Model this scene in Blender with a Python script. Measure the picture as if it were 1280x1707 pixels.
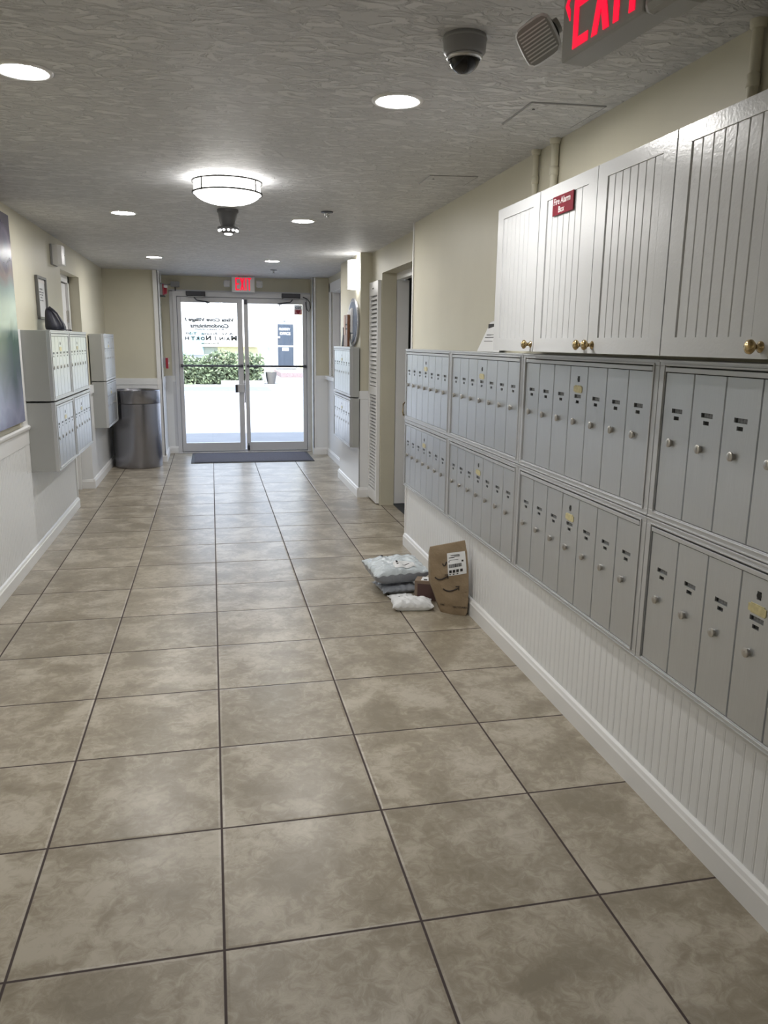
import bpy, bmesh, math, random
from mathutils import Vector, Matrix
random.seed(7)
PI = math.pi
sc = bpy.context.scene
COL = sc.collection
for o in list(bpy.data.objects): bpy.data.objects.remove(o)

# ------------------------------------------------------------------ camera
cam_d = bpy.data.cameras.new('camera'); cam = bpy.data.objects.new('camera', cam_d); COL.objects.link(cam)
cam_d.sensor_fit = 'VERTICAL'; cam_d.sensor_height = 36.0; cam_d.lens = 1297.86 * 36.0 / 1707.0
cam_d.clip_start = 0.02; cam_d.clip_end = 400
_r = Vector((0.97713818, -0.21223962, 0.01246299)); _u = Vector((0.03313248, 0.20991983, 0.97715705)); _f = Vector((0.21000767, 0.95440453, -0.2121527))
cam.matrix_world = Matrix(((_r.x, _u.x, -_f.x, 0), (_r.y, _u.y, -_f.y, 0), (_r.z, _u.z, -_f.z, 1.4623), (0, 0, 0, 1)))
sc.camera = cam
# ------------------------------------------------------------------ view, world, sun
sc.view_settings.view_transform = 'Standard'; sc.view_settings.look = 'None'
sc.view_settings.gamma = 1.0; sc.view_settings.use_curve_mapping = False
sc.view_settings.exposure = 0.0
W = bpy.data.worlds.new('world'); sc.world = W; W.use_nodes = True
_n = W.node_tree.nodes; _bg = _n['Background']
_sky = _n.new('ShaderNodeTexSky'); _sky.sky_type = 'HOSEK_WILKIE'; _sky.sun_direction = Vector((-0.25, -0.5, 0.83)).normalized(); _sky.turbidity = 3.0; _sky.ground_albedo = 0.5
_mx = _n.new('ShaderNodeMixRGB'); _mx.inputs[0].default_value = 0.55; _mx.inputs[2].default_value = (1.28, 1.42, 1.72, 1)
W.node_tree.links.new(_sky.outputs[0], _mx.inputs[1]); W.node_tree.links.new(_mx.outputs[0], _bg.inputs[0])
SKY = 3.9; _bg.inputs[1].default_value = SKY
SUN = 14.0
_sd = bpy.data.lights.new('sun', 'SUN'); _sd.energy = SUN; _sd.angle = 0.01; _sd.color = (1, 0.96, 0.9)
sun = bpy.data.objects.new('sun', _sd); COL.objects.link(sun)
sun.rotation_euler = Vector((0.22, 0.50, -0.84)).to_track_quat('-Z', 'Y').to_euler()
L_DOWN, L_DOME, L_SCONCE = 270.0, 15.0, 8.0      # radiance of the lit lamp glasses

H = 2.265           # ceiling height
# ------------------------------------------------------------------ materials
def mat(name, col, rough=0.5, metal=0.0, bump=None, emit=None, coat=0.0, vary=None, spec=0.5, trans=0.0, alpha=1.0):
    m = bpy.data.materials.new(name); m.use_nodes = True
    nt = m.node_tree; b = nt.nodes['Principled BSDF']
    b.inputs['Base Color'].default_value = (*col, 1); b.inputs['Roughness'].default_value = rough
    b.inputs['Metallic'].default_value = metal; b.inputs['Specular IOR Level'].default_value = spec
    b.inputs['Coat Weight'].default_value = coat; b.inputs['Transmission Weight'].default_value = trans
    if emit:
        b.inputs['Emission Color'].default_value = (*emit[0], 1); b.inputs['Emission Strength'].default_value = emit[1]
    tc = None
    if bump or vary:
        tc = nt.nodes.new('ShaderNodeTexCoord')
    if vary:      # (scale, amount, stretch)  soft mottling of the colour
        mp = nt.nodes.new('ShaderNodeMapping'); mp.inputs['Scale'].default_value = vary[2] if len(vary) > 2 else (1, 1, 1)
        nz = nt.nodes.new('ShaderNodeTexNoise'); nz.inputs['Scale'].default_value = vary[0]; nz.inputs['Detail'].default_value = 5
        rp = nt.nodes.new('ShaderNodeMapRange'); rp.inputs[1].default_value = 0.3; rp.inputs[2].default_value = 0.7
        rp.inputs[3].default_value = 1 - vary[1]; rp.inputs[4].default_value = 1 + vary[1]
        mu = nt.nodes.new('ShaderNodeVectorMath'); mu.operation = 'SCALE'; mu.inputs[0].default_value = col
        nt.links.new(tc.outputs['Object'], mp.inputs[0]); nt.links.new(mp.outputs[0], nz.inputs['Vector'])
        nt.links.new(nz.outputs[0], rp.inputs[0]); nt.links.new(rp.outputs[0], mu.inputs['Scale']); nt.links.new(mu.outputs[0], b.inputs['Base Color'])
    if bump:      # (scale, strength, distance, stretch)
        mp = nt.nodes.new('ShaderNodeMapping'); mp.inputs['Scale'].default_value = bump[3] if len(bump) > 3 else (1, 1, 1)
        nz = nt.nodes.new('ShaderNodeTexNoise'); nz.inputs['Scale'].default_value = bump[0]; nz.inputs['Detail'].default_value = 4
        bp = nt.nodes.new('ShaderNodeBump'); bp.inputs['Strength'].default_value = bump[1]; bp.inputs['Distance'].default_value = bump[2]
        nt.links.new(tc.outputs['Object'], mp.inputs[0]); nt.links.new(mp.outputs[0], nz.inputs['Vector'])
        nt.links.new(nz.outputs[0], bp.inputs['Height']); nt.links.new(bp.outputs[0], b.inputs['Normal'])
    return m

M = {}
M['beige'] = mat('cream wall paint', (0.60, 0.57, 0.455), 0.45, bump=(60, 0.15, 0.002), vary=(3, 0.03))
M['white'] = mat('white satin paint', (0.78, 0.79, 0.80), 0.3, bump=(90, 0.08, 0.001))
M['white_gloss'] = mat('white cupboard lacquer', (0.62, 0.63, 0.64), 0.25, bump=(110, 0.35, 0.0012), spec=0.6)
M['trimw'] = mat('white trim paint', (0.80, 0.80, 0.80), 0.32, bump=(40, 0.1, 0.001))
M['doorframe'] = mat('white aluminium door frame', (0.62, 0.62, 0.64), 0.35, metal=0.15)
M['boxgrey'] = mat('grey enamelled sheet', (0.42, 0.43, 0.42), 0.45)
M['alu'] = mat('brushed aluminium', (0.60, 0.62, 0.64), 0.36, metal=0.8, bump=(40, 0.25, 0.0006, (30, 30, 0.5)), vary=(30, 0.05, (30, 30, 0.3)))
M['alu_frame'] = mat('satin aluminium frame', (0.62, 0.63, 0.645), 0.42, metal=0.7)
M['slot_dark'] = mat('dark slot', (0.012, 0.012, 0.012), 0.5)  # near-black backing stands in for the shade inside slots, holes and gaps
M['card'] = mat('grey name card', (0.16, 0.165, 0.17), 0.4, vary=(160, 0.5))
M['lock'] = mat('nickel lock', (0.50, 0.48, 0.45), 0.3, metal=0.85)
M['brassplate'] = mat('pale yellow plate', (0.62, 0.55, 0.30), 0.35, metal=0.1, vary=(60, 0.15))
M['brass'] = mat('antique brass', (0.50, 0.38, 0.20), 0.22, metal=1.0)
M['steel'] = mat('brushed stainless steel', (0.30, 0.30, 0.33), 0.27, metal=1.0, bump=(6, 0.05, 0.01))
M['black'] = mat('black plastic', (0.015, 0.015, 0.018), 0.4)
M['darkmetal'] = mat('dark bronze metal', (0.06, 0.06, 0.07), 0.35, metal=0.6)
M['midgrey'] = mat('grey plastic', (0.32, 0.32, 0.33), 0.4)
M['campaint'] = mat('grey camera housing', (0.26, 0.26, 0.27), 0.4)
M['darkcam'] = mat('charcoal camera housing', (0.09, 0.09, 0.095), 0.45)
M['lampband'] = mat('dull bronze lamp band', (0.05, 0.048, 0.045), 0.5)
M['signgrey'] = mat('grey sign housing', (0.36, 0.36, 0.345), 0.45)
M['red_glow'] = mat('red lit letters', (0.4, 0.0, 0.01), 0.5, emit=((1.0, 0.0, 0.035), 1.15))
M['red'] = mat('red enamel', (0.32, 0.012, 0.03), 0.35)
M['maroon'] = mat('maroon sign plate', (0.19, 0.012, 0.025), 0.6, vary=(12, 0.2), spec=0.2)
M['signwhite'] = mat('sign lettering white', (0.80, 0.76, 0.74), 0.5)
M['lampglass'] = mat('lit opal glass', (0.9, 0.9, 0.9), 0.4, emit=((1, 0.985, 0.95), L_DOME))
M['downglass'] = mat('lit downlight lens', (0.9, 0.9, 0.9), 0.4, emit=((1, 0.98, 0.95), L_DOWN))
M['sconceglass'] = mat('lit sconce glass', (0.9, 0.9, 0.9), 0.4, emit=((1, 0.98, 0.93), L_SCONCE))
M['led'] = mat('white led glow', (0.9, 0.9, 0.9), 0.3, emit=((1, 1, 1), 3.0))
M['led_red'] = mat('red test lamp', (0.6, 0.1, 0.05), 0.3, emit=((1, 0.18, 0.08), 2.2))
M['chrome'] = mat('chrome ring', (0.55, 0.55, 0.55), 0.25, metal=1.0)
M['lens'] = mat('clear ribbed lens', (0.92, 0.93, 0.95), 0.15, bump=(60, 0.6, 0.004, (1, 1, 9)), spec=0.8)
M['lens_back'] = mat('grey reflector behind lens', (0.42, 0.42, 0.43), 0.2, spec=0.8)
M['rubber'] = mat('dark grey rubber', (0.03, 0.03, 0.033), 0.7)
M['matcarpet'] = mat('grey ribbed mat carpet', (0.10, 0.095, 0.115), 0.95, bump=(250, 0.8, 0.004), vary=(120, 0.35))
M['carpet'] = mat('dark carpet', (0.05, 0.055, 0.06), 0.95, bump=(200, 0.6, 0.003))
M['kraft'] = mat('brown kraft paper', (0.27, 0.20, 0.125), 0.75, bump=(11, 0.9, 0.02), vary=(9, 0.10))
M['cardboard'] = mat('brown cardboard', (0.23, 0.17, 0.125), 0.8, vary=(20, 0.08))
M['cardboard_dark'] = mat('red-brown printed cardboard', (0.10, 0.055, 0.05), 0.7)
M['paper'] = mat('white paper', (0.78, 0.79, 0.80), 0.6)
M['ink'] = mat('black ink', (0.02, 0.018, 0.018), 0.6)
M['greyink'] = mat('grey print', (0.12, 0.12, 0.13), 0.6)
M['smile'] = mat('dark brown print', (0.03, 0.02, 0.018), 0.6)
M['poly'] = mat('white glossy poly mailer', (0.60, 0.66, 0.70), 0.20, bump=(15, 0.9, 0.02), coat=0.3)
M['polyunder'] = mat('grey poly film', (0.30, 0.32, 0.36), 0.3, bump=(20, 0.7, 0.01))
M['padded'] = mat('white padded mailer', (0.72, 0.73, 0.74), 0.4, bump=(22, 0.5, 0.01))
M['bag'] = mat('black nylon bag', (0.012, 0.013, 0.024), 0.5, bump=(20, 0.5, 0.01))
M['wood'] = mat('brown stained wood', (0.20, 0.085, 0.04), 0.4, bump=(30, 0.2, 0.002, (1, 1, 8)))
M['pinkwood'] = mat('light wood back', (0.52, 0.36, 0.27), 0.5)
M['frame_pewter'] = mat('pewter picture frame', (0.14, 0.14, 0.135), 0.4, metal=0.4)
M['yellow'] = mat('pale yellow stucco', (0.60, 0.565, 0.33), 0.8)
M['whitewall'] = mat('white stucco', (0.58, 0.58, 0.565), 0.8)
M['teal'] = mat('pale teal paint', (0.28, 0.40, 0.41), 0.7)
M['concrete'] = mat('grey concrete', (0.27, 0.27, 0.28), 0.85, bump=(40, 0.3, 0.003), vary=(2, 0.08))
M['kerb'] = mat('white painted kerb', (0.55, 0.55, 0.55), 0.8)
M['stripe'] = mat('pale blue flat band', (0.15, 0.19, 0.215), 0.8)
M['brick'] = mat('pinkish brick step', (0.27, 0.20, 0.20), 0.8, vary=(20, 0.3))
M['pot'] = mat('grey stone planter', (0.13, 0.12, 0.11), 0.8)
M['leaf'] = mat('green leaves', (0.19, 0.235, 0.135), 0.55, vary=(2.5, 0.5))
M['outglass'] = mat('blue tinted glass', (0.05, 0.065, 0.09), 0.3, spec=0.5)
M['windowglass'] = mat('frosted interior glass', (0.45, 0.45, 0.50), 0.35)
M['bluegrey'] = mat('blue grey print', (0.10, 0.13, 0.20), 0.4)
M['pewter'] = mat('bright pewter', (0.5, 0.5, 0.53), 0.25, metal=0.8)
M['pink'] = mat('pale pink sticker', (0.75, 0.55, 0.55), 0.5)
M['darkroom'] = mat('unlit room grey', (0.10, 0.10, 0.10), 0.8)  # dark grey puts the unlit room's shade into its wall colour

def glassmat():
    m = bpy.data.materials.new('door glass'); m.use_nodes = True; nt = m.node_tree; nt.nodes.clear()
    out = nt.nodes.new('ShaderNodeOutputMaterial'); mix = nt.nodes.new('ShaderNodeMixShader'); t = nt.nodes.new('ShaderNodeBsdfTransparent')
    g = nt.nodes.new('ShaderNodeBsdfGlossy'); g.inputs['Roughness'].default_value = 0.02; t.inputs[0].default_value = (0.93, 0.96, 0.98, 1)
    mix.inputs[0].default_value = 0.06
    nt.links.new(t.outputs[0], mix.inputs[1]); nt.links.new(g.outputs[0], mix.inputs[2]); nt.links.new(mix.outputs[0], out.inputs[0])
    return m
M['glass'] = glassmat()
def thinmat(name, col):
    m = bpy.data.materials.new(name); m.use_nodes = True; nt = m.node_tree; b = nt.nodes['Principled BSDF']; out = nt.nodes['Material Output']
    b.inputs['Base Color'].default_value = (*col, 1); tr = nt.nodes.new('ShaderNodeBsdfTranslucent'); tr.inputs[0].default_value = (*col, 1)
    mx = nt.nodes.new('ShaderNodeMixShader'); mx.inputs[0].default_value = 0.35
    nt.links.new(b.outputs[0], mx.inputs[1]); nt.links.new(tr.outputs[0], mx.inputs[2]); nt.links.new(mx.outputs[0], out.inputs[0]); return m
M['thinwhite'] = thinmat('white vinyl sticker', (0.75, 0.75, 0.75)); M['thinpink'] = thinmat('pink vinyl sticker', (0.62, 0.34, 0.36))

def floor_mat():
    m = bpy.data.materials.new('ceramic floor tiles'); m.use_nodes = True; nt = m.node_tree; N = nt.nodes; L = nt.links
    b = N['Principled BSDF']; tc = N.new('ShaderNodeTexCoord'); sx = N.new('ShaderNodeSeparateXYZ'); L.new(tc.outputs['Object'], sx.inputs[0])
    def mth(op, a, b_=None, c=None):
        n = N.new('ShaderNodeMath'); n.operation = op
        for i, v in enumerate((a, b_, c)):
            if v is None: continue
            if isinstance(v, (int, float)): n.inputs[i].default_value = v
            else: L.new(v, n.inputs[i])
        return n.outputs[0]
    def axis(o, off):
        t = mth('DIVIDE', mth('SUBTRACT', o, off), 0.5)
        fr = mth('FRACT', t); d = mth('MINIMUM', fr, mth('SUBTRACT', 1.0, fr))
        return mth('MULTIPLY', d, 0.5), mth('FLOOR', t)
    dx, ix = axis(sx.outputs[0], -0.0167); dy, iy = axis(sx.outputs[1], 1.682 - 0.5 * 20)
    d = mth('MINIMUM', dx, dy)
    mr = N.new('ShaderNodeMapRange'); mr.interpolation_type = 'SMOOTHSTEP'; mr.inputs[1].default_value = 0.0025; mr.inputs[2].default_value = 0.0045
    mr.inputs[3].default_value = 1; mr.inputs[4].default_value = 0; L.new(d, mr.inputs[0])
    grout = mr.outputs[0]
    cmb = N.new('ShaderNodeCombineXYZ'); L.new(ix, cmb.inputs[0]); L.new(iy, cmb.inputs[1])
    wn = N.new('ShaderNodeTexWhiteNoise'); L.new(cmb.outputs[0], wn.inputs['Vector'])
    off = N.new('ShaderNodeVectorMath'); off.operation = 'MULTIPLY_ADD'; L.new(wn.outputs['Color'], off.inputs[0]); off.inputs[1].default_value = (7, 7, 7); L.new(tc.outputs['Object'], off.inputs[2])
    n1 = N.new('ShaderNodeTexNoise'); n1.inputs['Scale'].default_value = 4.5; n1.inputs['Detail'].default_value = 3; n1.inputs['Distortion'].default_value = 0.6; L.new(off.outputs[0], n1.inputs['Vector'])
    n2 = N.new('ShaderNodeTexNoise'); n2.inputs['Scale'].default_value = 24; n2.inputs['Detail'].default_value = 7; n2.inputs['Roughness'].default_value = 0.72; n2.inputs['Distortion'].default_value = 0.9; L.new(off.outputs[0], n2.inputs['Vector'])
    mixv = mth('ADD', mth('MULTIPLY', n1.outputs[0], 0.55), mth('MULTIPLY', n2.outputs[0], 0.45))
    cr = N.new('ShaderNodeValToRGB'); e = cr.color_ramp.elements
    e[0].position = 0.39; e[0].color = (0.248, 0.212, 0.155, 1); e[1].position = 0.61; e[1].color = (0.47, 0.425, 0.345, 1)
    k = cr.color_ramp.elements.new(0.49); k.color = (0.32, 0.277, 0.21, 1)
    k = cr.color_ramp.elements.new(0.53); k.color = (0.38, 0.335, 0.262, 1)
    L.new(mixv, cr.inputs[0])
    br = mth('ADD', mth('MULTIPLY', wn.outputs['Value'], 0.10), 0.95)
    sc_ = N.new('ShaderNodeVectorMath'); sc_.operation = 'SCALE'; L.new(cr.outputs[0], sc_.inputs[0]); L.new(br, sc_.inputs['Scale'])
    mx = N.new('ShaderNodeMixRGB'); L.new(grout, mx.inputs[0]); L.new(sc_.outputs[0], mx.inputs[1]); mx.inputs[2].default_value = (0.055, 0.038, 0.035, 1)
    L.new(mx.outputs[0], b.inputs['Base Color'])
    rg = mth('ADD', mth('MULTIPLY', grout, 0.5), mth('ADD', mth('MULTIPLY', n2.outputs[0], 0.06), 0.285)); L.new(rg, b.inputs['Roughness'])
    b.inputs['Specular IOR Level'].default_value = 0.5
    eg = N.new('ShaderNodeMapRange'); eg.interpolation_type = 'SMOOTHSTEP'; eg.inputs[1].default_value = 0.002; eg.inputs[2].default_value = 0.012; L.new(d, eg.inputs[0])
    hh = mth('ADD', eg.outputs[0], mth('MULTIPLY', n1.outputs[0], 0.25))
    bp = N.new('ShaderNodeBump'); bp.inputs['Distance'].default_value = 0.0015; bp.inputs['Strength'].default_value = 0.6; L.new(hh, bp.inputs['Height']); L.new(bp.outputs[0], b.inputs['Normal'])
    return m
M['floor'] = floor_mat()

def ceil_mat():
    m = bpy.data.materials.new('knockdown plaster ceiling'); m.use_nodes = True; nt = m.node_tree; N = nt.nodes; L = nt.links
    b = N['Principled BSDF']; tc = N.new('ShaderNodeTexCoord')
    b.inputs['Roughness'].default_value = 0.6
    n1 = N.new('ShaderNodeTexNoise'); n1.inputs['Scale'].default_value = 16; n1.inputs['Detail'].default_value = 5; n1.inputs['Roughness'].default_value = 0.6; n1.inputs['Distortion'].default_value = 1.2
    mp = N.new('ShaderNodeMapping'); mp.inputs['Scale'].default_value = (0.7, 1.5, 1); L.new(tc.outputs['Object'], mp.inputs[0]); L.new(mp.outputs[0], n1.inputs['Vector'])
    cr = N.new('ShaderNodeValToRGB'); cr.color_ramp.elements[0].position = 0.46; cr.color_ramp.elements[1].position = 0.56; L.new(n1.outputs[0], cr.inputs[0])
    bp = N.new('ShaderNodeBump'); bp.inputs['Distance'].default_value = 0.006; bp.inputs['Strength'].default_value = 0.9; L.new(cr.outputs[0], bp.inputs['Height']); L.new(bp.outputs[0], b.inputs['Normal'])
    mx = N.new('ShaderNodeMixRGB'); L.new(cr.outputs[0], mx.inputs[0]); mx.inputs[1].default_value = (0.60, 0.60, 0.61, 1); mx.inputs[2].default_value = (0.72, 0.72, 0.73, 1); L.new(mx.outputs[0], b.inputs['Base Color'])
    return m
M['ceiling'] = ceil_mat()

def art_mat():
    m = bpy.data.materials.new('abstract blurred painting'); m.use_nodes = True; nt = m.node_tree; N = nt.nodes; L = nt.links
    b = N['Principled BSDF']; b.inputs['Roughness'].default_value = 0.25; tc = N.new('ShaderNodeTexCoord'); sx = N.new('ShaderNodeSeparateXYZ'); L.new(tc.outputs['Object'], sx.inputs[0])
    n = N.new('ShaderNodeTexNoise'); n.inputs['Scale'].default_value = 2.6; n.inputs['Detail'].default_value = 3; n.inputs['Distortion'].default_value = 1.0; L.new(tc.outputs['Object'], n.inputs['Vector'])
    a = N.new('ShaderNodeMath'); a.operation = 'MULTIPLY_ADD'; L.new(n.outputs[0], a.inputs[0]); a.inputs[1].default_value = 0.35; L.new(sx.outputs[2], a.inputs[2])
    r = N.new('ShaderNodeMapRange'); r.inputs[1].default_value = 0.12; r.inputs[2].default_value = 1.42; L.new(a.outputs[0], r.inputs[0])
    cr = N.new('ShaderNodeValToRGB'); L.new(r.outputs[0], cr.inputs[0]); e = cr.color_ramp.elements
    e[0].position = 0.0; e[0].color = (0.12, 0.13, 0.24, 1); e[1].position = 1.0; e[1].color = (0.05, 0.045, 0.07, 1)
    for p, c in ((0.12, (0.26, 0.28, 0.42)), (0.3, (0.10, 0.14, 0.17)), (0.42, (0.09, 0.16, 0.14)), (0.5, (0.42, 0.54, 0.52)), (0.66, (0.34, 0.44, 0.44)), (0.74, (0.33, 0.28, 0.28)), (0.82, (0.10, 0.10, 0.15)), (0.9, (0.16, 0.14, 0.2))):
        k = e.new(p); k.color = (*c, 1)
    L.new(cr.outputs[0], b.inputs['Base Color'])
    return m
M['art'] = art_mat()

# ------------------------------------------------------------------ mesh helpers
class MB:
    def __init__(s): s.v = []; s.f = []; s.mi = []
    def add(s, vs, fs, mi=0):
        k = len(s.v); s.v += [tuple(v) for v in vs]; s.f += [tuple(i + k for i in f) for f in fs]; s.mi += [mi] * len(fs); return s
    def box(s, x0, y0, z0, x1, y1, z1, mi=0):
        if x0 > x1: x0, x1 = x1, x0
        if y0 > y1: y0, y1 = y1, y0
        if z0 > z1: z0, z1 = z1, z0
        return s.add([(x0, y0, z0), (x1, y0, z0), (x1, y1, z0), (x0, y1, z0), (x0, y0, z1), (x1, y0, z1), (x1, y1, z1), (x0, y1, z1)],
                     [(0, 3, 2, 1), (4, 5, 6, 7), (0, 1, 5, 4), (1, 2, 6, 5), (2, 3, 7, 6), (3, 0, 4, 7)], mi)
    def lathe(s, prof, c=(0, 0, 0), ax='z', n=32, mi=0, a0=0, a1=2 * PI):
        full = abs(a1 - a0 - 2 * PI) < 1e-6; m = n if full else n + 1
        vs = []
        for i in range(m):
            a = a0 + (a1 - a0) * i / n
            for r, h in prof:
                p = (r * math.cos(a), r * math.sin(a), h)
                if ax == 'x': p = (p[2], p[0], p[1])
                elif ax == 'y': p = (p[0], p[2], -p[1])
                vs.append((p[0] + c[0], p[1] + c[1], p[2] + c[2]))
        k = len(prof); fs = []
        for i in range(n):
            j = (i + 1) % m
            for q in range(k - 1): fs.append((i * k + q, j * k + q, j * k + q + 1, i * k + q + 1))
        return s.add(vs, fs, mi)
    def tube(s, pts, r, n=8, mi=0, flat=1.0):
        pts = [Vector(p) for p in pts]; vs = []; up = Vector((0, 0, 1))
        for i, p in enumerate(pts):
            t = (pts[min(i + 1, len(pts) - 1)] - pts[max(i - 1, 0)]).normalized()
            ref = up if abs(t.z) < 0.95 else Vector((1, 0, 0))
            a = t.cross(ref).normalized(); b = a.cross(t)
            for k in range(n):
                w = 2 * PI * k / n; vs.append(p + a * r * math.cos(w) + b * r * flat * math.sin(w))
        fs = [(i * n + k, i * n + (k + 1) % n, (i + 1) * n + (k + 1) % n, (i + 1) * n + k) for i in range(len(pts) - 1) for k in range(n)]
        fs.append(tuple(range(n))[::-1]); fs.append(tuple((len(pts) - 1) * n + k for k in range(n)))
        return s.add(vs, fs, mi)
    def prism(s, poly, d0, d1, ax='y', mi=0):   # 2D polygon extruded along an axis
        def P(a, b, d): return {'y': (a, d, b), 'x': (d, a, b), 'z': (a, b, d)}[ax]
        n = len(poly); vs = [P(a, b, d0) for a, b in poly] + [P(a, b, d1) for a, b in poly]
        return s.add(vs, [tuple(range(n))[::-1], tuple(range(n, 2 * n))] + [(i, (i + 1) % n, n + (i + 1) % n, n + i) for i in range(n)], mi)
    def mesh(s, name):
        me = bpy.data.meshes.new(name); me.from_pydata([tuple(v) for v in s.v], [], s.f); me.update()
        for p, i in zip(me.polygons, s.mi): p.material_index = i
        bm = bmesh.new(); bm.from_mesh(me); bmesh.ops.recalc_face_normals(bm, faces=bm.faces); bm.to_mesh(me); bm.free()
        return me

def link(o, parent=None):
    COL.objects.link(o)
    if parent is not None: o.parent = parent
    return o
def obj(name, mb, m, parent=None, smooth=False, bevel=0, subsurf=0, loc=None, rot=None):
    me = mb.mesh(name) if isinstance(mb, MB) else mb
    me.materials.clear() if not isinstance(m, (list, tuple)) else None
    for k in (m if isinstance(m, (list, tuple)) else [m]): me.materials.append(M[k] if isinstance(k, str) else k)
    o = bpy.data.objects.new(name, me); link(o, parent)
    if smooth:
        for p in me.polygons: p.use_smooth = True
        if smooth == 'auto':
            es = o.modifiers.new('edge', 'EDGE_SPLIT'); es.split_angle = math.radians(38)
    if bevel:
        b = o.modifiers.new('bevel', 'BEVEL'); b.width = bevel; b.segments = 2; b.limit_method = 'ANGLE'; b.angle_limit = math.radians(50)
    if subsurf:
        q = o.modifiers.new('sub', 'SUBSURF'); q.levels = subsurf; q.render_levels = subsurf
    if loc: o.location = loc
    if rot: o.rotation_euler = rot
    return o
def tag(o, label, cat, group=None, kind=None):
    if label: o['label'] = label
    if cat: o['category'] = cat
    if group: o['group'] = group
    if kind: o['kind'] = kind
    return o
def thing(name, label, cat, loc=(0, 0, 0), rotz=0, group=None):
    o = bpy.data.objects.new(name, None); link(o); o.location = loc; o.rotation_euler = (0, 0, rotz); o.empty_display_size = 0.05
    return tag(o, label, cat, group)
def struct(name, mb, m, **k):
    o = obj(name, mb, m, **k); o['kind'] = 'structure'; return o
def dup(o, parent=None):
    c = o.copy(); COL.objects.link(c)
    if parent is not None: c.parent = parent
    for ch in list(o.children): dup(ch, c)
    return c
def dupthing(o, label, loc, rotz=None, group=None):
    c = dup(o); c['label'] = label; c.location = loc
    if rotz is not None: c.rotation_euler = (0, 0, rotz)
    if group: c['group'] = group
    return c
def part_label(o, l): o['label'] = l; return o

_tc = {}
def text_mesh(s, w, h, depth=0.0006, bold=0.0, shear=0.0, mirror=False):
    """text as a thin solid in the local XZ plane (reads from -Y), centred, w x h"""
    cu = bpy.data.curves.new('t', 'FONT'); cu.body = s; cu.size = 1; cu.extrude = 0.02; cu.offset = bold; cu.shear = shear
    cu.align_x = 'CENTER'; cu.resolution_u = 3
    o = bpy.data.objects.new('t', cu); COL.objects.link(o)
    dg = bpy.context.evaluated_depsgraph_get(); dg.update()
    me = bpy.data.meshes.new_from_object(o.evaluated_get(dg)); bpy.data.objects.remove(o); bpy.data.curves.remove(cu)
    vs = [v.co.copy() for v in me.vertices]
    x0, x1 = min(v.x for v in vs), max(v.x for v in vs); y0, y1 = min(v.y for v in vs), max(v.y for v in vs)
    mb = MB(); sx = w / (x1 - x0); sz = h / (y1 - y0); k = -1 if mirror else 1
    mb.add([(k * (v.x - (x0 + x1) / 2) * sx, -(v.z / 0.02) * depth / 2, (v.y - (y0 + y1) / 2) * sz) for v in vs], [tuple(p.vertices) for p in me.polygons])
    bpy.data.meshes.remove(me)
    return mb
def moved(mb, mat4):
    mb.v = [tuple(mat4 @ Vector(v)) for v in mb.v]; return mb
def merge(*mbs):
    r = MB()
    for b in mbs:
        k = len(r.v); r.v += b.v; r.f += [tuple(i + k for i in f) for f in b.f]; r.mi += b.mi
    return r
def T(x, y, z): return Matrix.Translation((x, y, z))
RZ = lambda a: Matrix.Rotation(a, 4, 'Z'); RX = lambda a: Matrix.Rotation(a, 4, 'X'); RY = lambda a: Matrix.Rotation(a, 4, 'Y')
RIGHT, LEFT = -PI / 2, PI / 2      # yaw of things hung on the right wall / the left wall (their front is local -Y)

# ================================================================== STRUCTURE
YB = -5.0; YD = 10.62               # back of the hall, plane of the entrance doors
struct('floor', MB().box(-1.9, YB - 0.2, -0.12, 2.75, 10.75, 0), 'floor')
struct('ceiling', MB().box(-1.9, YB - 0.2, H, 2.75, 10.9, H + 0.12), 'ceiling')
b = MB().box(1.385, YB, 0, 1.60, 5.43, H)
struct('wall_right', b, 'beige')
b = MB().box(1.47, 5.43, 2.055, 1.60, 7.30, H).box(1.47, 6.87, 0, 1.60, 7.30, 2.055)
struct('wall_right_header', b, 'beige')
b = MB().box(1.36, 7.30, 0, 1.75, 8.45, H)
struct('wall_right_far', b, 'beige')
wx0, wx1 = 8.62, 9.98               # interior window in the far right wall
b = MB().box(1.49, 8.45, 0, 1.75, 10.26, 1.04).box(1.49, 8.45, 2.09, 1.75, 10.26, H).box(1.49, wx1, 1.04, 1.75, 10.26, 2.09).box(1.49, 8.45, 1.04, 1.75, wx0, 2.09)
struct('wall_right_end', b, 'beige')
b = MB().box(1.30, 10.26, 0, 1.75, 10.8, H)
struct('wall_right_corner', b, 'beige')
b = MB().box(-1.6, YB, 0, -1.21, 7.2, H).box(-1.6, 7.2, 2.035, -1.21, 8.15, H).box(-1.6, 8.15, 0, -1.21, 9.88, H)
struct('wall_left', b, 'beige')
b = MB().box(-1.6, 9.88, 0, -0.60, 10.8, H)
struct('wall_left_corner', b, 'beige')
b = MB().box(-0.60, YD, 2.075, 1.30, 10.8, H).box(-0.60, YD, 0, -0.46, 10.8, 2.075)
struct('wall_far', b, 'beige')
struct('wall_back', MB().box(-1.6, YB - 0.2, 0, 2.7, YB, H), 'beige')
# the room beyond the open doorway on the right
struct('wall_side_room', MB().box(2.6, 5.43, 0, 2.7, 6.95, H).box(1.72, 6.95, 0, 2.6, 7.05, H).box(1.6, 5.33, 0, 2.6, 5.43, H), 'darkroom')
struct('floor_side_room', MB().box(1.60, 5.44, 0.0, 2.6, 6.94, 0.006), 'carpet')
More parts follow.
